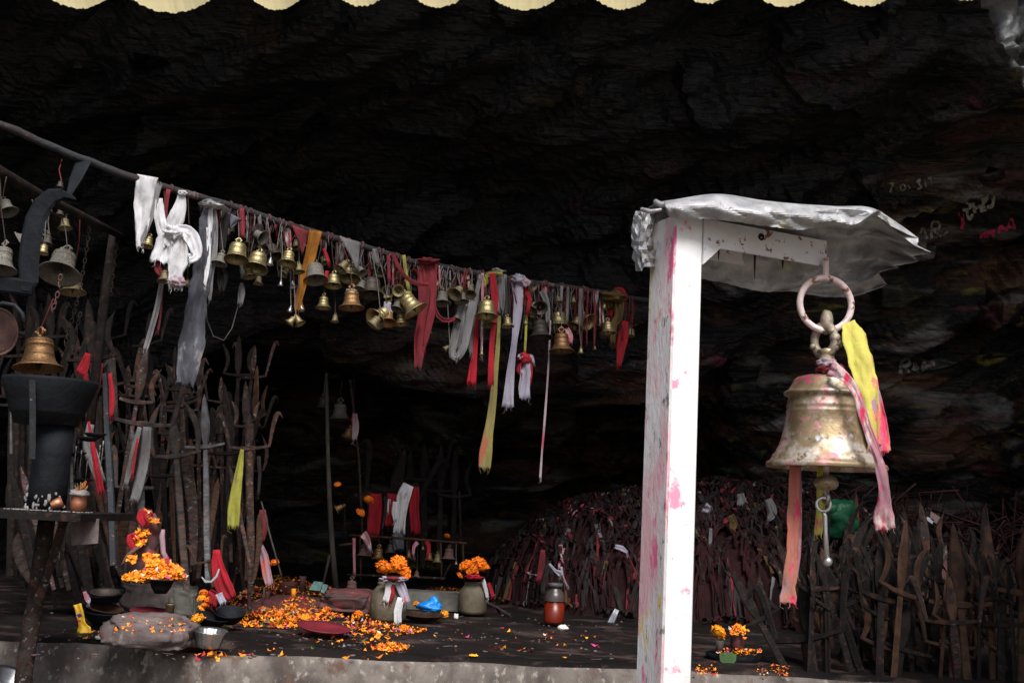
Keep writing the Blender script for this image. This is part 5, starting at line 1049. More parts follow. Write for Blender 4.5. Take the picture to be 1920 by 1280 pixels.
for (x, y, rx, ry, n_) in ((460, 1128, 0, 0, 0), (290, 1080, 58, 9, 480), (305, 1068, 36, 12, 240), (272, 1084, 45, 5, 70), (300, 1062, 24, 14, 190), (280, 1045, 16, 8, 70), (262, 1010, 11, 13, 55), (268, 998, 12, 7, 30), (276, 966, 9, 13, 40), (290, 975, 8, 4, 14), (320, 1076, 24, 8, 90), (248, 1048, 10, 6, 14)):
    for k in range(n_):
        a = random.uniform(0, 6.28); q = math.sqrt(random.random()); X = x + rx * q * math.cos(a); Y_ = y + ry * q * math.sin(a)
        addp(at(X, Y_, 3.92 - .002 * (Y_ - 1000) * .3 + random.uniform(-.025, .02) - (.03 if Y_ > 1050 else 0)), random.uniform(.012, .028), Vector((random.uniform(-.8, .8), random.uniform(-1.3, -.1), random.uniform(.2, 1))).normalized())
flr = (('marigold', 50), ('marigold2', 24), ('petalred', 12), ('petalpink', 4), ('petalwhite', 4), ('leaf', 6))
def spot(x, y, rx, ry, n_, hgt=0.0, sz=(.011, .028)):
    for k in range(n_):
        a = random.uniform(0, 6.28); q = math.sqrt(random.random()); u, v_ = q * math.cos(a), q * math.sin(a)
        p = fz(fl(x + rx * u, y + ry * v_)); p.z += random.random() * hgt * (1 - q) + random.uniform(0, .004); addp(p, random.uniform(*sz), None, flr)
for a in ((560, 1148, 76, 24, 900, .08), (505, 1158, 62, 16, 420, .05), (610, 1140, 60, 18, 380, .05), (470, 1130, 40, 20, 160, .05), (550, 1112, 100, 18, 420, .09), (640, 1118, 70, 8, 50, .01), (690, 1160, 44, 16, 150, .02), (735, 1206, 34, 8, 150, .01), (770, 1182, 30, 5, 80, 0), (690, 1176, 60, 8, 60, 0), (700, 1182, 56, 16, 120, .01),
          (640, 1185, 80, 20, 35, 0), (420, 1222, 60, 10, 14, 0), (395, 1225, 30, 8, 16, 0), (850, 1185, 120, 20, 10, 0), (1000, 1215, 160, 22, 14, 0), (700, 1220, 250, 22, 22, 0), (280, 1170, 60, 12, 0, 0), (835, 1106, 40, 7, 90, .02), (1060, 1188, 60, 8, 14, 0), (520, 1085, 40, 8, 60, .03), (400, 1175, 40, 10, 30, 0), (200, 1190, 60, 10, 18, 0), (850, 1140, 30, 3, 10, .0)): spot(*a)
for k in range(70):
    p = fl(random.uniform(215, 350), random.uniform(1158, 1190), FLOOR + .115); addp(p + Vector((0, 0, .004)), random.uniform(.008, .016), None, flr)
for k, (x, y) in enumerate([(372, 1128), (548, 1150), (586, 1142), (612, 1152), (520, 1160), (634, 1130), (672, 1160), (492, 1150), (572, 1164), (756, 1186), (566, 1128)]):
    marigold(fz(fl(x, y)) + Vector((0, 0, .022)), random.uniform(.015, .022), 'crushed marigold head among the strewn petals, %s' % ['behind the black pans', 'centre of the heap', 'right of the heap centre', 'above the red plate', 'left front of the heap', 'by the red boulder foot', 'right of the red plate', 'left end of the heap', 'lowest in the heap', 'right of the front jar foot', 'top of the heap'][k], 'crushed marigold heads', k % 3)
m = M()
for k in range(260):
    p = fz(fl(random.uniform(60, 1180), random.triangular(1120, 1235, 1190))); r_ = random.uniform(.0015, .006); m.blob(p, (r_ * random.uniform(.7, 2), r_, r_ * .6), k, .6, 6, 4)
tag(link('floor_crumbs', m.mesh('floor_crumbs', MT['stone'])), 'grit and crumbs strewn over the dark platform floor', 'grit', None, 'stuff')
m = M()
for k in range(45):
    p = fz(fl(random.uniform(200, 1180), random.uniform(1130, 1235))); a = random.uniform(0, 3.14); l = random.uniform(.01, .05); m.tube([p, p + Vector((math.cos(a) * l, math.sin(a) * l, .002))], .0009, 4)
tag(link('floor_twigs', m.mesh('floor_twigs', MT['thread'])), 'broken incense sticks and straws on the dark platform floor', 'twigs', None, 'stuff')
# ------------------------------------------------------------------ pans, plates, bowls
def lathe_obj(name, label, cat, px, py, prof_, mk, tip=0, roll=0, lift=0.0, Y=None, n=36, wob=0, flute=None):
    c = fl(px, py) if Y is None else at(px, py, Y); c.z += lift; m = M(); m.lathe(prof_, n, (0, 0, 0), 0, wob)
    if flute:
        for i, v in enumerate(m.v):
            a = math.atan2(v.y, v.x); k_ = 1 + flute * math.sin(a * 22); v.x *= k_; v.y *= k_
    o = link(name, m.mesh(name, MT[mk] if isinstance(mk, str) else mk), None, c); o.rotation_euler = (R(tip), R(roll), random.uniform(0, 1)); return tag(o, label, cat)
def bowlp(r_, h, t_=.003, foot=.5): return [(0, 0), (r_ * foot, 0), (r_ * .8, h * .35), (r_ * .97, h * .85), (r_ * 1.06, h), (r_ * 1.06, h + t_), (r_ * .95, h * .9), (r_ * .75, h * .38), (r_ * foot * .9, t_), (0, t_)]
def platep(r_): return [(0, 0), (r_ * .85, 0), (r_, .008), (r_, .011), (r_ * .84, .004), (0, .004)]
lathe_obj('powder_plate', 'round plate of dark red powder lying on the flat boulder', 'plate', 280, 1150, platep(.066), 'redplate', 6, 0, .0, 3.86)
lathe_obj('powder_plate', 'round plate of bright vermilion powder on the floor in front of the petals', 'plate', 606, 1186, platep(.094), 'redplate', 7, 0, .012)
lathe_obj('black_lamp_bowl', 'small black iron bowl set in the altar block below the petals', 'bowl', 301, 1112, [(0, 0), (.02, 0), (.032, .02), (.04, .042), (.055, .045), (.055, .05), (.036, .045), (0, .03)], 'black', 0, 0, 0, 3.84)
lathe_obj('black_pan', 'shallow black pan, top of the stack left of the altar', 'pan', 198, 1128, bowlp(.062, .03), 'black', 8, -4, 0, 3.86)
lathe_obj('brass_dish', 'dark brass dish with embers inside the top black pan', 'dish', 196, 1122, bowlp(.046, .022), 'dark', 10, 0, 0, 3.84)
lathe_obj('black_pan', 'deep black pan at the bottom of the stack left of the altar', 'pan', 192, 1170, bowlp(.064, .045), 'black', 6, 3, 0, 3.84)
lathe_obj('brass_dish', 'rusty dish between the two stacked black pans', 'dish', 195, 1150, bowlp(.056, .02), 'iron_brown', 12, 0, 0, 3.83)
lathe_obj('black_pan', 'black pan holding a marigold, left of two by the steel bowl', 'pan', 392, 1174, bowlp(.054, .035), 'black', 12, 6, 0, 3.87)
lathe_obj('black_pan', 'black pan tilted to the right above the steel bowl', 'pan', 430, 1166, bowlp(.052, .038), 'black', 14, -10, 0, 3.92)
lathe_obj('steel_bowl', 'shiny fluted steel bowl at the platform edge', 'bowl', 390, 1213, bowlp(.050, .048, .002, .7), 'steel', 5, 0, .002, None, 88, 0, .012)
lathe_obj('brass_cup', 'little brass cup with green leaves between the upright stone and the plate', 'cup', 318, 1150, [(0, 0), (.014, 0), (.016, .03), (.02, .034), (.014, .03), (0, .026)], 'dull', 0, 0, 0, 3.86)
lathe_obj('dark_bowl', 'dark steel bowl cut by the lower left corner of the photo', 'bowl', 8, 1296, bowlp(.062, .045, .003, .6), 'steel', 20, 16, 0, 3.25)
m = M(); q = at(8, 1296, 3.25); m.box((q.x - .16, q.y - .12, 0), (q.x + .16, q.y + .13, q.z - .012), 0, .02); single('stone_block', m, MT['stone_grey'], 'stone block under the steel bowl at the lower left corner', 'stone block')
lathe_obj('offering_dish', 'dark dish with scraps lying below the blue bag', 'dish', 790, 1162, bowlp(.085, .024), 'iron_brown', 3, 0, 0)
marigold(at(371, 1163, 3.82), .028, 'round marigold head resting on the rim of the black pan', None, 2)
for k, (x, y) in enumerate([(382, 1112), (390, 1126), (378, 1122), (398, 1122), (384, 1136), (376, 1142)]): marigold(at(x, y, 3.92), .016, ['topmost marigold of the small garland behind the black pans', 'right-middle marigold of the small garland behind the black pans', 'left-middle marigold of the small garland behind the black pans', 'rightmost marigold of the small garland behind the black pans', 'lower marigold of the small garland behind the black pans', 'lowest marigold of the small garland behind the black pans'][k], 'marigolds of the garland behind the black pans', k % 3)
ye = thing('yellow_packet', 'crumpled yellow snack packet with purple print standing left of the flat boulder', 'packet', at(162, 1200, 3.72))
m = M(); strip(m, [(145, 1132, 16), (150, 1150, 15), (154, 1168, 13), (158, 1182, 26), (163, 1200, 22)], 3.72, 1.6, .22, 1, 1, per=4); part('foil', m, MT['packet'], ye)
for pts_, mk in ((((143, 1152), (150, 1149), (155, 1154), (148, 1158)), 'purple'), (((146, 1162), (151, 1161), (152, 1165), (147, 1166)), 'redprint')):
    m = M(); q = [at(x, y, 3.695) for x, y in pts_]; m.add(q, [[0, 3, 2, 1]], 0, False); part('print_patch', m, MT[mk], ye)
m = M(); m.blob(fz(fl(188, 1196)) + Vector((0, 0, .004)), (.018, .012, .006), 4, .3); single('white_shell', m, MT['petalwhite'], 'small white shell-like scrap beside the yellow packet', 'scrap')
m = M(); m.blob(at(254, 1074, 3.84), (.009, .004, .012), 4, .2); single('white_petal', m, MT['petalwhite'], 'white leaf-shaped scrap among petals at the foot of the idol', 'scrap')
# ------------------------------------------------------------------ jars
def jar(px, py, hpx, wpx, label, cloths, heads, mk='jar'):
    c = fl(px, py); s_ = mpp(c); o = thing('offering_jar', label, 'jar', c); r_ = wpx * s_ / 2; h = hpx * s_; m = M()
    m.lathe([(0, 0), (r_ * .82, 0), (r_, h * .1), (r_ * 1.0, h * .55), (r_ * .94, h * .72), (r_ * .66, h * .9), (r_ * .62, h * .93), (r_ * .68, h * .97), (r_ * .6, h), (0, h * .98)], 36, c, 0, .05); part('body', m, MT[mk], o)
    return c, s_, r_, h
c1 = jar(727, 1164, 72, 70, 'mud-coated jar crowned with marigolds and tied with white ribbons', 0, 0); Yj = c1[0].y
c2 = jar(886, 1150, 58, 54, 'darker mud-coated jar crowned with marigolds at the back', 0, 0); Yk = c2[0].y
ribbon('white and red ribbons tied round the neck of the front marigold jar', [[(728, 1090, 14), (727, 1110, 13), (722, 1128, 11)], [(735, 1098, 6), (737, 1115, 7), (731, 1128, 4)], [(748, 1088, 14), (755, 1108, 15), (764, 1130, 13)], [(752, 1120, 11), (746, 1145, 14), (746, 1170, 14)]], ['cwhite', 'cred', 'clilac', 'cwhite'], Yj - .085, name='jar_ribbon', amp=.2, knots=((724, 1086, 24, 9, 'clilac'), (750, 1086, 22, 9, 'clilac'), (737, 1084, 34, 7, 'cred2')))
ribbon('white and red ribbons at the right side of the back marigold jar', [[(906, 1085, 6), (911, 1105, 7), (914, 1122, 6)], [(916, 1092, 6), (921, 1106, 7), (924, 1118, 6)]], ['cwhite', 'cred'], Yk - .05, name='jar_ribbon', knots=((889, 1081, 34, 9, 'cred'),))
for k, (x, y, r_) in enumerate([(719, 1065, 17), (737, 1068, 14), (747, 1056, 17), (754, 1072, 17), (760, 1082, 11)]): marigold(at(x, y, Yj - .02 - .01 * (k % 3)), r_ * mpp(at(x, y, Yj)), ['leftmost marigold head on the front jar', 'small marigold head in the middle of the front jar bunch', 'topmost marigold head on the front jar', 'large marigold head at the right of the front jar bunch', 'lowest marigold head at the right rim of the front jar'][k], 'marigolds on the front jar', k % 2)
for k, (x, y, r_) in enumerate([(875, 1062, 15), (888, 1064, 14), (898, 1057, 16), (906, 1066, 13), (882, 1070, 11)]): marigold(at(x, y, Yk - .02), r_ * mpp(at(x, y, Yk)), ['leftmost marigold head on the back jar', 'middle marigold head on the back jar', 'topmost marigold head on the back jar', 'rightmost marigold head on the back jar', 'lowest marigold head on the back jar'][k], 'marigolds on the back jar', k % 2)
marigold(fl(832, 1157) + Vector((0, 0, .012)), .021, 'single marigold lying right of the dish with the blue bag', None, 2)
marigold(fl(780, 1146) + Vector((0, 0, .03)), .017, 'small marigold lying left of the blue bag', None, 2)
m = M(); c = fz(fl(888, 1227)); 
for k in range(14): a = k * 6.28 / 14; m.petal(c + Vector((math.cos(a) * .010, math.sin(a) * .010, .004)), .013, Vector((math.cos(a) * .2, math.sin(a) * .2 - .3, 1)).normalized(), 0, .7, .2)
single('yellow_flower', m, MT['marigold2'], 'single open yellow flower lying near the platform edge', 'flower', loc=c)
m = M(); c = fl(806, 1158) + Vector((0, 0, .045)); s_ = mpp(c)
m.blob(c, (23 * s_, 16 * s_, 11 * s_), 7, .35, 40, 26, 1.6); m.blob(c + Vector((.012, 0, .012)), (12 * s_, 11 * s_, 12 * s_), 9, .35, 30, 20, 1.6); single('blue_bag', m, MT['cblue'], 'crumpled bright blue plastic bag behind the dish', 'bag')
m = M(); a = fl(755, 1140); b = fl(868, 1136); m.box((a.x, a.y - .02, FLOOR), (b.x, a.y + .16, FLOOR + .075), 0, .015); single('stone_trough', m, MT['stone_grey'], 'low grey stone block strewn with marigold between the two jars', 'stone block')
m = M(); m.plate([fl(905, 1127) + Vector((0, 0, .008)), fl(932, 1141) + Vector((0, 0, .008)), fl(956, 1155) + Vector((0, 0, .006))], [.018, .018, .006], .003, (0, 0, 1)); single('knife_blade', m, MT['iron_grey'], 'grey blade lying on the floor right of the back jar', 'blade')
m = M(); c = at(598, 1095, 5.0)
for k, (x, y, w_) in enumerate(((592, 1097, 26), (608, 1102, 14))): m.add([at(x - w_ / 2, y + 8, 4.95), at(x + w_ / 2 - 5, y + 10, 4.95), at(x + w_ / 2, y - 6, 5.02), at(x - 3, y - 8, 5.0)], [[0, 1, 2, 3]], 0, False)
m2 = M(); m2.v = m.v + [v + Vector((0, .002, 0)) for v in m.v]; m2.f = m.f + [[i + 8 for i in f][::-1] for f in m.f]; m2.mi = [0] * 4; m2.sm = [False] * 4
single('folded_banknote', m2, MT['teal'], 'teal folded paper note lying beside the wooden post', 'paper')
m = M(); c = fz(fl(855, 1158)); m.blob(c + Vector((0, 0, .01)), (.011, .01, .012), 3, .5); single('white_paper_ball', m, MT['petalwhite'], 'tiny white crumpled paper right of the lone marigold', 'paper')
# ------------------------------------------------------------------ rail, post, cloths at the back altar
v = thing('wooden_post', 'mossy grey wooden post standing left of the altar rail', 'post', at(628, 1102, 5.15)); m = M(); m.tube([at(630, 1104, 5.15), at(624, 1040, 5.15), at(619, 960, 5.15), at(615, 860, 5.2), at(612, 700, 5.3)], [.014, .013, .012, .010, .008], 8); part('shaft', m, MT['wood'], v)
m = M(); m.tube([at(604, 1105, 5.1), at(618, 1040, 5.1)], .006, 6); part('side_stake', m, MT['wood'], v)
ra = thing('altar_rail', 'low iron rail carrying small bells behind the marigold jars', 'rail', at(760, 1090, 5.3))
def bar(p, r_, mk, nm, par, n=6): q = M(); q.tube([at(*a) for a in p], r_, n); return part(nm, q, MT[mk], par)
bar([(655, 1003, 5.3), (760, 1009, 5.3), (875, 1018, 5.3)], .006, 'iron_brown', 'top_bar', ra); bar([(650, 1077, 5.25), (740, 1080, 5.25), (835, 1084, 5.25)], .006, 'iron', 'lower_bar', ra); bar([(636, 1022, 5.3), (668, 1018, 5.3)], .006, 'iron_brown', 'side_bar', ra)
for x in (661, 675, 763, 826, 868): bar([(x, 1008 + (x - 661) * .045, 5.3), (x + 2, 1088, 5.28)], .005, 'iron_brown', 'rail_leg', ra)
bar([(848, 1050, 5.3), (830, 1085, 5.3)], .004, 'iron', 'diagonal_bar', ra)
v = thing('thin_iron_pole', 'thin dark pole with marigolds behind the rail at the wooden post', 'pole', at(678, 1010, 5.6)); bar([(680, 1010, 5.6), (673, 860, 5.6), (657, 712, 5.7)], .007, 'iron', 'shaft', v)
v = thing('thin_iron_pole', 'thin dark pole behind the back marigold jar', 'pole', at(865, 1060, 5.8)); bar([(866, 1060, 5.8), (861, 920, 5.8)], .006, 'iron_dim', 'shaft', v)
for cx, lb, yb in ((768, 'dim trident behind the red and white cloths', 930), (826, 'dim trident with a pale leaf point right of the altar cloths', 920), (852, 'dim trident at the right end of the altar rail', 930), (795, 'dim leaning trident over the altar rail', 900)):
    T(cx - 2, 1060, cx, yb, 6.0, 6.05, 0 if cx != 795 else 1, 'iron_dim', lb, 1.3, .1)
T(704, 1040, 735, 930, 5.9, 5.95, 3, 'iron_dim', 'dim wide trident whose crossbar holds the altar cloths', 1.8, 0)
for lb, st, mks, Y in [
 ('dark red altar cloth hanging left on the trident', [[(704, 925, 24), (703, 960, 26), (700, 1005, 24)], [(694, 935, 5), (693, 970, 6), (690, 1000, 6)]], ['cred', 'cdim'], 5.8),
 ('dark red altar cloth with pale strips in the middle', [[(735, 925, 20), (733, 960, 18), (730, 985, 14)], [(724, 930, 8), (722, 960, 6), (716, 995, 5)], [(730, 935, 5), (728, 962, 5)]], ['cred', 'cdim', 'cwhite'], 5.75),
 ('long grey-white scarf hanging over the altar trident', [[(766, 908, 18), (757, 930, 22), (752, 960, 24), (748, 1000, 28)]], ['cwhite'], 5.7),
 ('lilac strip between the red altar cloths', [[(742, 940, 10), (740, 960, 12), (742, 975, 8)]], ['cwhite'], 5.68),
 ('dark red altar cloth hanging right of the grey-white scarf', [[(778, 912, 14), (776, 950, 18), (780, 1000, 20)]], ['cred'], 5.75),
 ('red and white rag hanging by a small bell on the thin pole', [[(665, 775, 10), (667, 800, 13), (664, 825, 8)], [(663, 775, 5), (662, 790, 8)]], ['cpinkwhite', 'cred'], 5.5),
 ('red rag tied over the altar rail', [[(800, 1014, 8), (804, 1025, 7), (802, 1042, 4)], [(783, 1016, 8), (776, 1025, 6), (775, 1040, 4)]], ['cred', 'cpink'], 5.22),
 ('pale pink rag wound on the left end of the altar rail', [[(680, 1000, 16), (688, 1010, 12), (694, 1030, 6)]], ['cpink'], 5.24),
 ('dull scarf hanging at the left end of the altar rail', [[(664, 1008, 6), (664, 1040, 5), (665, 1075, 4)]], ['cpink'], 5.22),
 ('grey cloth hanging below the grey-white scarf', [[(746, 1000, 22), (748, 1030, 18)]], ['cslate'], 5.7)]:
    ribbon(lb, st, mks, Y, name='altar_cloth', cat='cloth', amp=.2)
for k, (x, y, r_, Y) in enumerate([(691, 938, 10, 5.6), (675, 962, 10, 5.6), (633, 909, 7, 5.3), (838, 1005, 6, 5.6), (861, 1079, 7, 5.2), (515, 1056, 9, 4.3), (1031, 1023, 7, 6.0), (1042, 1040, 7, 6.0), (1172, 952, 6, 5.9)]):
    marigold(at(x, y, Y), r_ * Y / FPX, ['marigold tied high on the thin pole behind the rail', 'second marigold just below the high one on the thin pole', 'marigold scrap high on the wooden post', 'faint marigold above the right part of the altar rail', 'dried marigold at the right end of the lower rail', 'marigold at the foot of the leaning stick', 'upper faint marigold over the jar of orange liquid', 'lower faint marigold over the jar of orange liquid', 'faint marigold on top of the cloth heap left of the white post'][k], None, k % 2)
# ------------------------------------------------------------------ jar of orange liquid and the heap of cloths
oj = thing('plastic_jar', 'plastic jar half filled with orange liquid in front of the cloth heap', 'jar', fl(1038, 1168)); c = fl(1038, 1168); s_ = mpp(c)
m = M(); m.lathe([(0, .002), (18.5 * s_, .002), (19.5 * s_, .01), (19 * s_, 40 * s_), (0, 41 * s_)], 8, c); part('liquid', m, MT['orange_liquid'], oj)
m = M(); m.lathe([(20 * s_, 41 * s_), (19.5 * s_, 50 * s_), (16 * s_, 58 * s_), (12 * s_, 62 * s_), (12 * s_, 66 * s_), (0, 67 * s_)], 24, c); part('shoulder', m, MT['plasticclear'], oj)
m = M(); m.lathe([(0, 66.5 * s_), (14 * s_, 66.5 * s_), (14 * s_, 74 * s_), (0, 75 * s_)], 20, c); part('lid', m, MT['iron_grey'], oj)
heap = M(); NXh, NYh = 60, 40; Hh = []
def heap_h(X, Y):
    e = 1 - ((X - 1.25) / 1.35) ** 2 - ((Y - 6.1) / .95) ** 2
    return .66 * max(0, e) ** .55 * (1 + .12 * noise.noise(Vector((X * 2, Y * 2, 0)))) + .04 * noise.noise(Vector((X * 6, Y * 6, 1)))
for i in range(NYh + 1):
    for j in range(NXh + 1):
        X = -.15 + 2.8 * j / NXh; Y = 5.1 + 2.0 * i / NYh; Hh.append(Vector((X, Y, FLOOR - .02 + heap_h(X, Y))))
heap.add(Hh, [[i * (NXh + 1) + j, i * (NXh + 1) + j + 1, (i + 1) * (NXh + 1) + j + 1, (i + 1) * (NXh + 1) + j] for i in range(NYh) for j in range(NXh)])
hp = thing('cloth_heap', 'great dark heap of votive cloths piled behind the white post', 'cloth heap', (1.25, 6.0, FLOOR))
tag(part('core', heap, MT['cmaroon'], hp), kind='stuff')
for mk, n_ in (('cmaroon', 1500), ('cdim', 1000), ('cred2', 110), ('cgrey', 40), ('cpink', 14), ('cochre', 40)):
    m = M()
    for k in range(n_):
        X = random.uniform(-.02, 2.5); Y = 5.15 + .95 * random.random() ** .8; z0 = FLOOR + heap_h(X, Y)
        if z0 < FLOOR + .03: continue
        L = random.uniform(.05, .24); w_ = random.uniform(.002, .011); row = []; a = random.uniform(-.5, .5); x = X; y = Y
        for i in range(7):
            t_ = i / 6; z = FLOOR + heap_h(x, y); p = Vector((x, y - .012, z + .02 * abs(math.sin(i * 1.9 + k)) + .004 + random.random() * .012)); ww = w_ * (1 + .4 * math.sin(i * 1.3 + k))
            row.append([p - Vector((ww, 0, random.uniform(-.006, .006))), p + Vector((ww, 0, random.uniform(-.006, .006)))])
            y -= L / 6 * (.35 + .3 * random.random()); x += L / 6 * a
        m.shell(row, .002)
    tag(part('cloth_strips', m, MT[mk], hp), kind='stuff')
for lb, st, mk, Y in [
 ('silver foil strip standing at the foot of the cloth heap', [[(1157, 1142, 10), (1146, 1165, 12), (1132, 1190, 14), (1122, 1196, 6)]], 'foil', 5.0),
 ('second shorter foil strip lying at the foot of the cloth heap', [[(1152, 1181, 7), (1138, 1192, 8), (1108, 1186, 6)]], 'foil', 4.98),
 ('pale scrap high on the left part of the cloth heap', [[(1070, 992, 12), (1062, 1010, 10), (1060, 1025, 6)]], 'cgrey', 5.6),
 ('white scrap sticking from the cloth heap beside the white post', [[(1153, 1024, 8), (1166, 1028, 10), (1176, 1035, 6)]], 'clilac', 5.3),
 ('white ribbon hooked over the jar of orange liquid', [[(1030, 1056, 4), (1042, 1070, 6), (1050, 1074, 12), (1052, 1080, 8)], [(1052, 1062, 4), (1056, 1080, 3), (1064, 1098, 3)]], 'clilac', 5.05),
 ('red cloth hanging behind the jar of orange liquid', [[(1018, 1030, 8), (1016, 1060, 12), (1010, 1090, 12)], [(1062, 1120, 14), (1060, 1145, 12)]], 'cred2', 5.4),
 ('grey scarf left of the jar of orange liquid', [[(1030, 1055, 8), (1022, 1085, 8), (1016, 1115, 8)]], 'cdim', 5.35),
 ('pale rag on top of the cloth heap right of the white post', [[(1320, 950, 20), (1330, 956, 14)]], 'clilac', 5.3),
 ('grey rag on the upper right of the cloth heap', [[(1440, 935, 14), (1448, 960, 18), (1440, 975, 8)], [(1388, 925, 14), (1392, 945, 22)]], 'cgrey', 5.4),
 ('short grey ribbon hanging on the cloth heap', [[(1333, 990, 5), (1332, 1010, 6), (1331, 1030, 5)], [(1337, 1048, 9), (1336, 1070, 11)]], 'cgrey', 5.3),
 ('dull yellow tangle on the cloth heap', [[(1370, 965, 12), (1376, 980, 18), (1372, 992, 10)]], 'cochre', 5.3),
 ('red cloth hanging behind the brown trident of the right bundle', [[(1692, 1000, 8), (1694, 1020, 10), (1690, 1060, 12)]], 'cred2', 4.9),
 ('pale twisted cloth tied on the right bundle', [[(1700, 1128, 16), (1690, 1142, 12), (1680, 1152, 10)]], 'cdim', 4.35),
 ('small yellow flower rag on the right bundle', [[(1710, 1170, 10), (1712, 1190, 12)]], 'cyel2', 4.4),
 ('small red rag low in the right bundle', [[(1784, 1212, 8), (1786, 1225, 12), (1782, 1238, 8)]], 'cred2', 4.3),
 ('dark red strip at the right of the right bundle', [[(1876, 1225, 10), (1874, 1260, 8)]], 'cred2', 4.3),
 ('pale speckled scrap in the upper right bundle', [[(1826, 1010, 6), (1828, 1030, 9), (1826, 1048, 6)]], 'cdim', 5.0)]:
    ribbon(lb, st, mk, Y, name='heap_cloth', cat='cloth', amp=.25)
m = M(); c = fz(fl(1056, 1178)); m.blob(c + Vector((0, 0, .012)), (.022, .014, .012), 9, .3); single('white_cup', m, MT['petalwhite'], 'white crushed paper cup lying right of the jar of orange liquid', 'cup')
m = M(); c = at(1572, 970, 4.9); m.blob(c, (.09, .06, .09), 4, .3, 36, 24, 1.5); m.blob(c + Vector((-.04, -.02, .02)), (.05, .04, .06), 8, .3, 30, 20, 1.5); single('green_bag', m, MT['cgreen'], 'dark green plastic bag hanging behind the large bell clapper', 'bag')
for pts_, mk, lb in ((((1745, 958), (1768, 972), (1762, 986), (1744, 972)), 'tag', 'small pink card stuck on top of the right bundle'), (((1738, 968), (1752, 974), (1748, 982), (1737, 974)), 'foil', 'small pale card beside the pink one on the right bundle')):
    m = M(); q = [at(x, y, 5.0) for x, y in pts_]; q += [v + Vector((0, .004, 0)) for v in q]; m.add(q, [[0, 3, 2, 1], [4, 5, 6, 7], [0, 1, 5, 4], [1, 2, 6, 5], [2, 3, 7, 6], [3, 0, 4, 7]], 0, False); single('card', m, MT[mk], lb, 'card')
# dark mass behind the right bundle
m = M(); 
for k in range(420):
    X = random.uniform(1.45, 2.9); Y = random.uniform(5.0, 5.7); z = FLOOR + random.uniform(.0, .5); a = Vector((X, Y, z)); m.tube([a, a + Vector((random.uniform(-.12, .12), random.uniform(-.05, .05), random.uniform(.05, .2))), a + Vector((random.uniform(-.2, .2), 0, random.uniform(.02, .26)))], random.uniform(.002, .006), 4)
tag(link('dry_threads', m.mesh('dry_threads', MT['cmaroon'])), 'brownish mass of old threads and twigs behind the right bundle of tridents', 'threads', None, 'stuff')
# ------------------------------------------------------------------ small altar on the right
la = thing('lingam_base', 'black stone base of the small flower altar right of the white post', 'altar', at(1375, 1262, 3.9)); c = at(1375, 1270, 3.9); s_ = mpp(c)
m = M(); m.lathe([(0, 0), (48 * s_, 0), (44 * s_, 20 * s_), (50 * s_, 36 * s_), (52 * s_, 44 * s_), (0, 46 * s_)], 30, c, 0, .05); part('base', m, MT['black'], la)
m = M(); m.lathe([(0, 0), (12 * s_, 0), (13 * s_, 22 * s_), (12 * s_, 36 * s_), (8 * s_, 44 * s_), (0, 47 * s_)], 20, at(1382, 1222, 3.88)); single('red_lingam_stone', m, MT['stone_red'], 'dark red rounded stone crowned with petals on the small right altar', 'stone')
m = M(); m.lathe([(0, 0), (8 * s_, 0), (7 * s_, 8 * s_), (9 * s_, 20 * s_), (7 * s_, 20 * s_), (0, 18 * s_)], 18, at(1349, 1220, 3.86)); single('clay_cup', m, MT['wood'], 'small clay cup under the marigold on the right altar', 'cup')
marigold(at(1346, 1186, 3.86), 15.5 * s_, 'yellow-orange marigold standing in a cup on the right altar', None, 2)
for k in range(70): x = 1382 + random.gauss(0, 7); addp(at(x, 1170 + abs(random.gauss(0, 8)) + abs(x - 1382) * .5, 3.84), random.uniform(.010, .02), Vector((random.uniform(-.8, .8), -.8, .6)).normalized())
for k in range(120): addp(at(random.uniform(1345, 1428), random.uniform(1216, 1228), 3.84 + random.uniform(-.05, .05)), random.uniform(.008, .016), None, flr)
for k in range(110): addp(fz(fl(random.choice([random.uniform(1300, 1345), random.uniform(1420, 1480)]), random.gauss(1252, 7))), random.uniform(.008, .018), None, flr)
m = M(); q = [at(x, y, 3.80) for x, y in ((1349, 1226), (1356, 1222), (1370, 1222), (1381, 1226), (1380, 1238), (1370, 1249), (1360, 1247), (1350, 1238))]; q += [v + Vector((0, .002, 0)) for v in q]
m.add(q, [list(range(8))[::-1], list(range(8, 16))] + [[i, (i + 1) % 8, 8 + (i + 1) % 8, 8 + i] for i in range(8)], 0, False); single('green_leaf', m, MT['leaf'], 'broad green leaf hanging over the rim of the small right altar', 'leaf')
for mk, lst in pp.items():
    nm = {'marigold': 'orange_petals', 'marigold2': 'yellow_petals', 'petalred': 'red_petals', 'petalpink': 'pink_petals', 'petalwhite': 'white_petals', 'leaf': 'leaf_scraps'}[mk]
    petals(nm, 'scattered ' + nm.replace('_', ' ') + ' strewn over the idol, the stones and the platform floor', lst, mk)
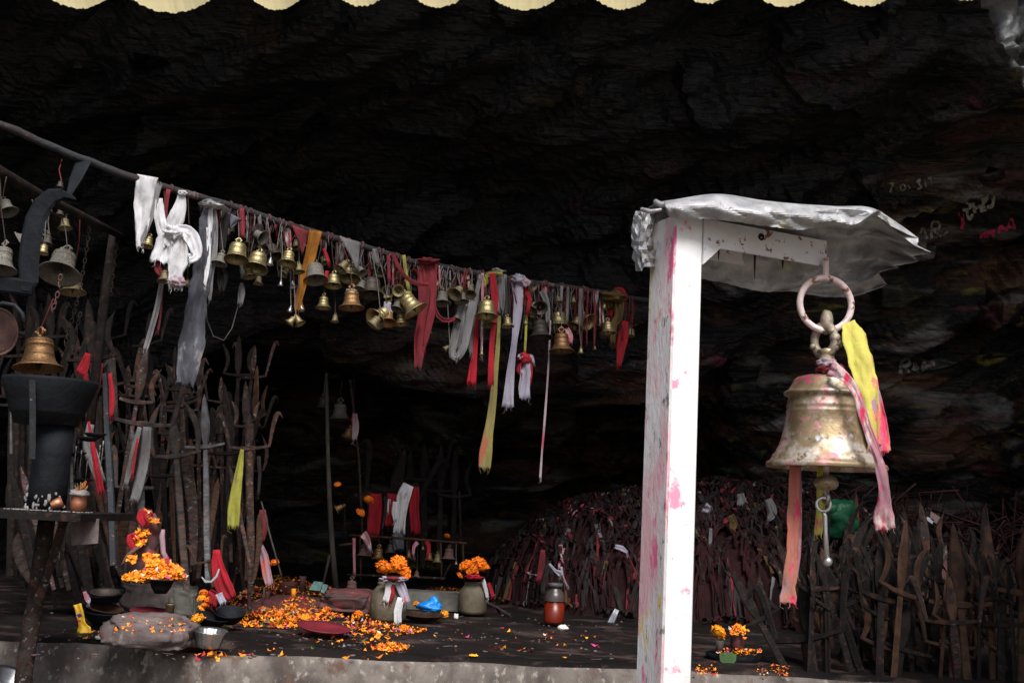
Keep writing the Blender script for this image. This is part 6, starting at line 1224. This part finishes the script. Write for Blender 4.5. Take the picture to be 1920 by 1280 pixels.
# litter under the petals
m = M(); c = fl(560, 1135); vs = []
for i in range(25):
    for j in range(41):
        u, v_ = j / 20 - 1, i / 12 - 1; e = max(0, 1 - u * u - v_ * v_); vs.append(Vector((c.x + u * .24, c.y + v_ * .45, FLOOR - .012 + .05 * e ** .7 + .012 * noise.noise(Vector((u * 6, v_ * 6, 1))))))
m.add(vs, [[i * 41 + j, i * 41 + j + 1, (i + 1) * 41 + j + 1, (i + 1) * 41 + j] for i in range(24) for j in range(40)])
tag(link('offering_litter', m.mesh('offering_litter', MT['stone_red'])), 'low reddish mound of trampled offerings under the petals', 'litter', None, 'stuff')
for k, (x, y, h, w_) in enumerate([(566, 1100, 34, 14), (540, 1098, 22, 40), (500, 1120, 26, 10), (492, 1128, 40, 4)]):
    c = fl(x, y + 14); s_ = mpp(c); m = M(); m.lathe([(0, 0), (w_ * s_ / 2, 0), (w_ * s_ * .42, h * s_ * .7), (w_ * s_ * .5, h * s_), (0, h * s_ * .95)], 12, c, 0, .3, k); single('offering_stub', m, MT['stone_red' if k != 3 else 'dusty'], ['upright red-smeared stone stub among the petals', 'low crown-shaped red stone among the petals', 'small dark stub at the left end of the petals', 'thin metal spike among the petals'][k], 'stone')
m = M(); c = fl(548, 1142); m.lathe([(0, 0), (.010, 0), (.010, .035), (.009, .036), (0, .036)], 14, c + Vector((0, 0, .05))); single('yellow_tube', m, MT['marigold2'], 'small yellow tube standing among the petals', 'tube')
# ------------------------------------------------------------------ chalk and paint marks on the rock
def paint(strokes, wpx, mk, label):
    m = M()
    for st in strokes:
        prevc = None
        pts = crom([(x, y, 0, 0) for x, y in st], max(5, int(sum(math.dist(a, b) for a, b in zip(st, st[1:])) / 2.5)))
        L = []
        for i, (x, y, _, _) in enumerate(pts):
            x2, y2 = pts[min(i + 1, len(pts) - 1)][:2]; x1, y1 = pts[max(i - 1, 0)][:2]; tx, ty = x2 - x1, y2 - y1; l = math.hypot(tx, ty) or 1
            w2 = wpx / 2 * (1 + .5 * noise.noise(Vector((x * .3, y * .3, 1)))); row = []
            for sg in (-1, 1):
                h, nn = on_rock(x - ty / l * w2 * sg, y + tx / l * w2 * sg)
                if nn.dot(EYE - h) < 0: nn = -nn
                row.append(h + nn * .004)
            L.append(row)
        for a, b in zip(L, L[1:]):
            if max((a[0] - b[0]).length, (a[1] - b[1]).length, (a[0] - a[1]).length) < .16: m.add([a[0], a[1], b[1], b[0]], [[0, 1, 2, 3]], 0, False)
    o = single('painted_writing', m, MT[mk], label, 'painted writing')
paint([[(1688, 700), (1690, 674)], [(1690, 674), (1702, 672), (1704, 682), (1692, 686)], [(1696, 686), (1704, 698)], [(1710, 698), (1716, 682), (1722, 697)], [(1712, 692), (1720, 692)], [(1730, 696), (1732, 680), (1740, 690), (1748, 678), (1754, 692)]], 6, 'chalkdim', 'faint chalk letters RAM on the rock right of the large bell')
paint([[(1668, 345), (1674, 342), (1673, 350), (1669, 360)], [(1688, 350), (1694, 346), (1698, 352), (1692, 356), (1688, 350)], [(1702, 348), (1707, 352)], [(1718, 342), (1725, 337), (1722, 345), (1728, 350), (1720, 354)], [(1734, 340), (1736, 350)], [(1740, 336), (1744, 332), (1746, 344)]], 3.5, 'chalkdim', 'faint small chalk figures on the rock above the tin hood')
paint([[(1804, 384), (1814, 380), (1820, 386), (1812, 394), (1804, 392)], [(1812, 394), (1816, 410), (1824, 402)], [(1824, 380), (1828, 400)], [(1828, 392), (1838, 386), (1840, 398)], [(1842, 372), (1846, 396)], [(1846, 380), (1854, 366), (1862, 372), (1860, 386), (1850, 388)], [(1846, 368), (1864, 364)]], 6, 'chalk', 'chalky greyish letters on the rock right of the tin hood')
paint([[(1838, 446), (1842, 438), (1848, 444)], [(1850, 444), (1856, 434), (1862, 440), (1862, 444)], [(1838, 440), (1866, 432)], [(1872, 438), (1876, 424), (1884, 430)], [(1886, 434), (1896, 408)], [(1896, 408), (1902, 430)], [(1870, 430), (1904, 424)]], 5, 'pink', 'pink painted letters on the rock under the chalky ones')
paint([[(1802, 404), (1806, 416), (1802, 430)], [(1796, 402), (1808, 404)]], 6, 'pink', 'small pink paint mark left of the pink letters')
paint([[(1724, 450), (1730, 428), (1738, 448)], [(1746, 446), (1748, 418), (1760, 418), (1760, 428), (1750, 432), (1764, 442)], [(1768, 440), (1776, 434)]], 4.5, 'chalkdim', 'dim chalk letters at the right tip of the tin hood')
# ------------------------------------------------------------------ tell apart the few things that still share a label
seen = {}
for o in SC.objects:
    if o.parent is None and o.get("label") and o.get("kind") is None: seen.setdefault(o["label"], []).append(o)
for lb, os_ in seen.items():
    if len(os_) > 1 and os_[0].get("category") in ('trident', 'sword'):
        os_.sort(key=lambda o: (o.matrix_world @ Vector((0, 0, .5)) - EYE).dot(RT) / (o.matrix_world.translation - EYE).dot(FW))
        w_ = {2: ['left one', 'right one'], 3: ['left one', 'middle one', 'right one']}.get(len(os_), ['first from left', 'second from left', 'third from left', 'fourth from left', 'fifth from left', 'sixth from left'])
        for i, o in enumerate(os_):
            if i < len(w_): o["label"] = lb + ', ' + w_[i]
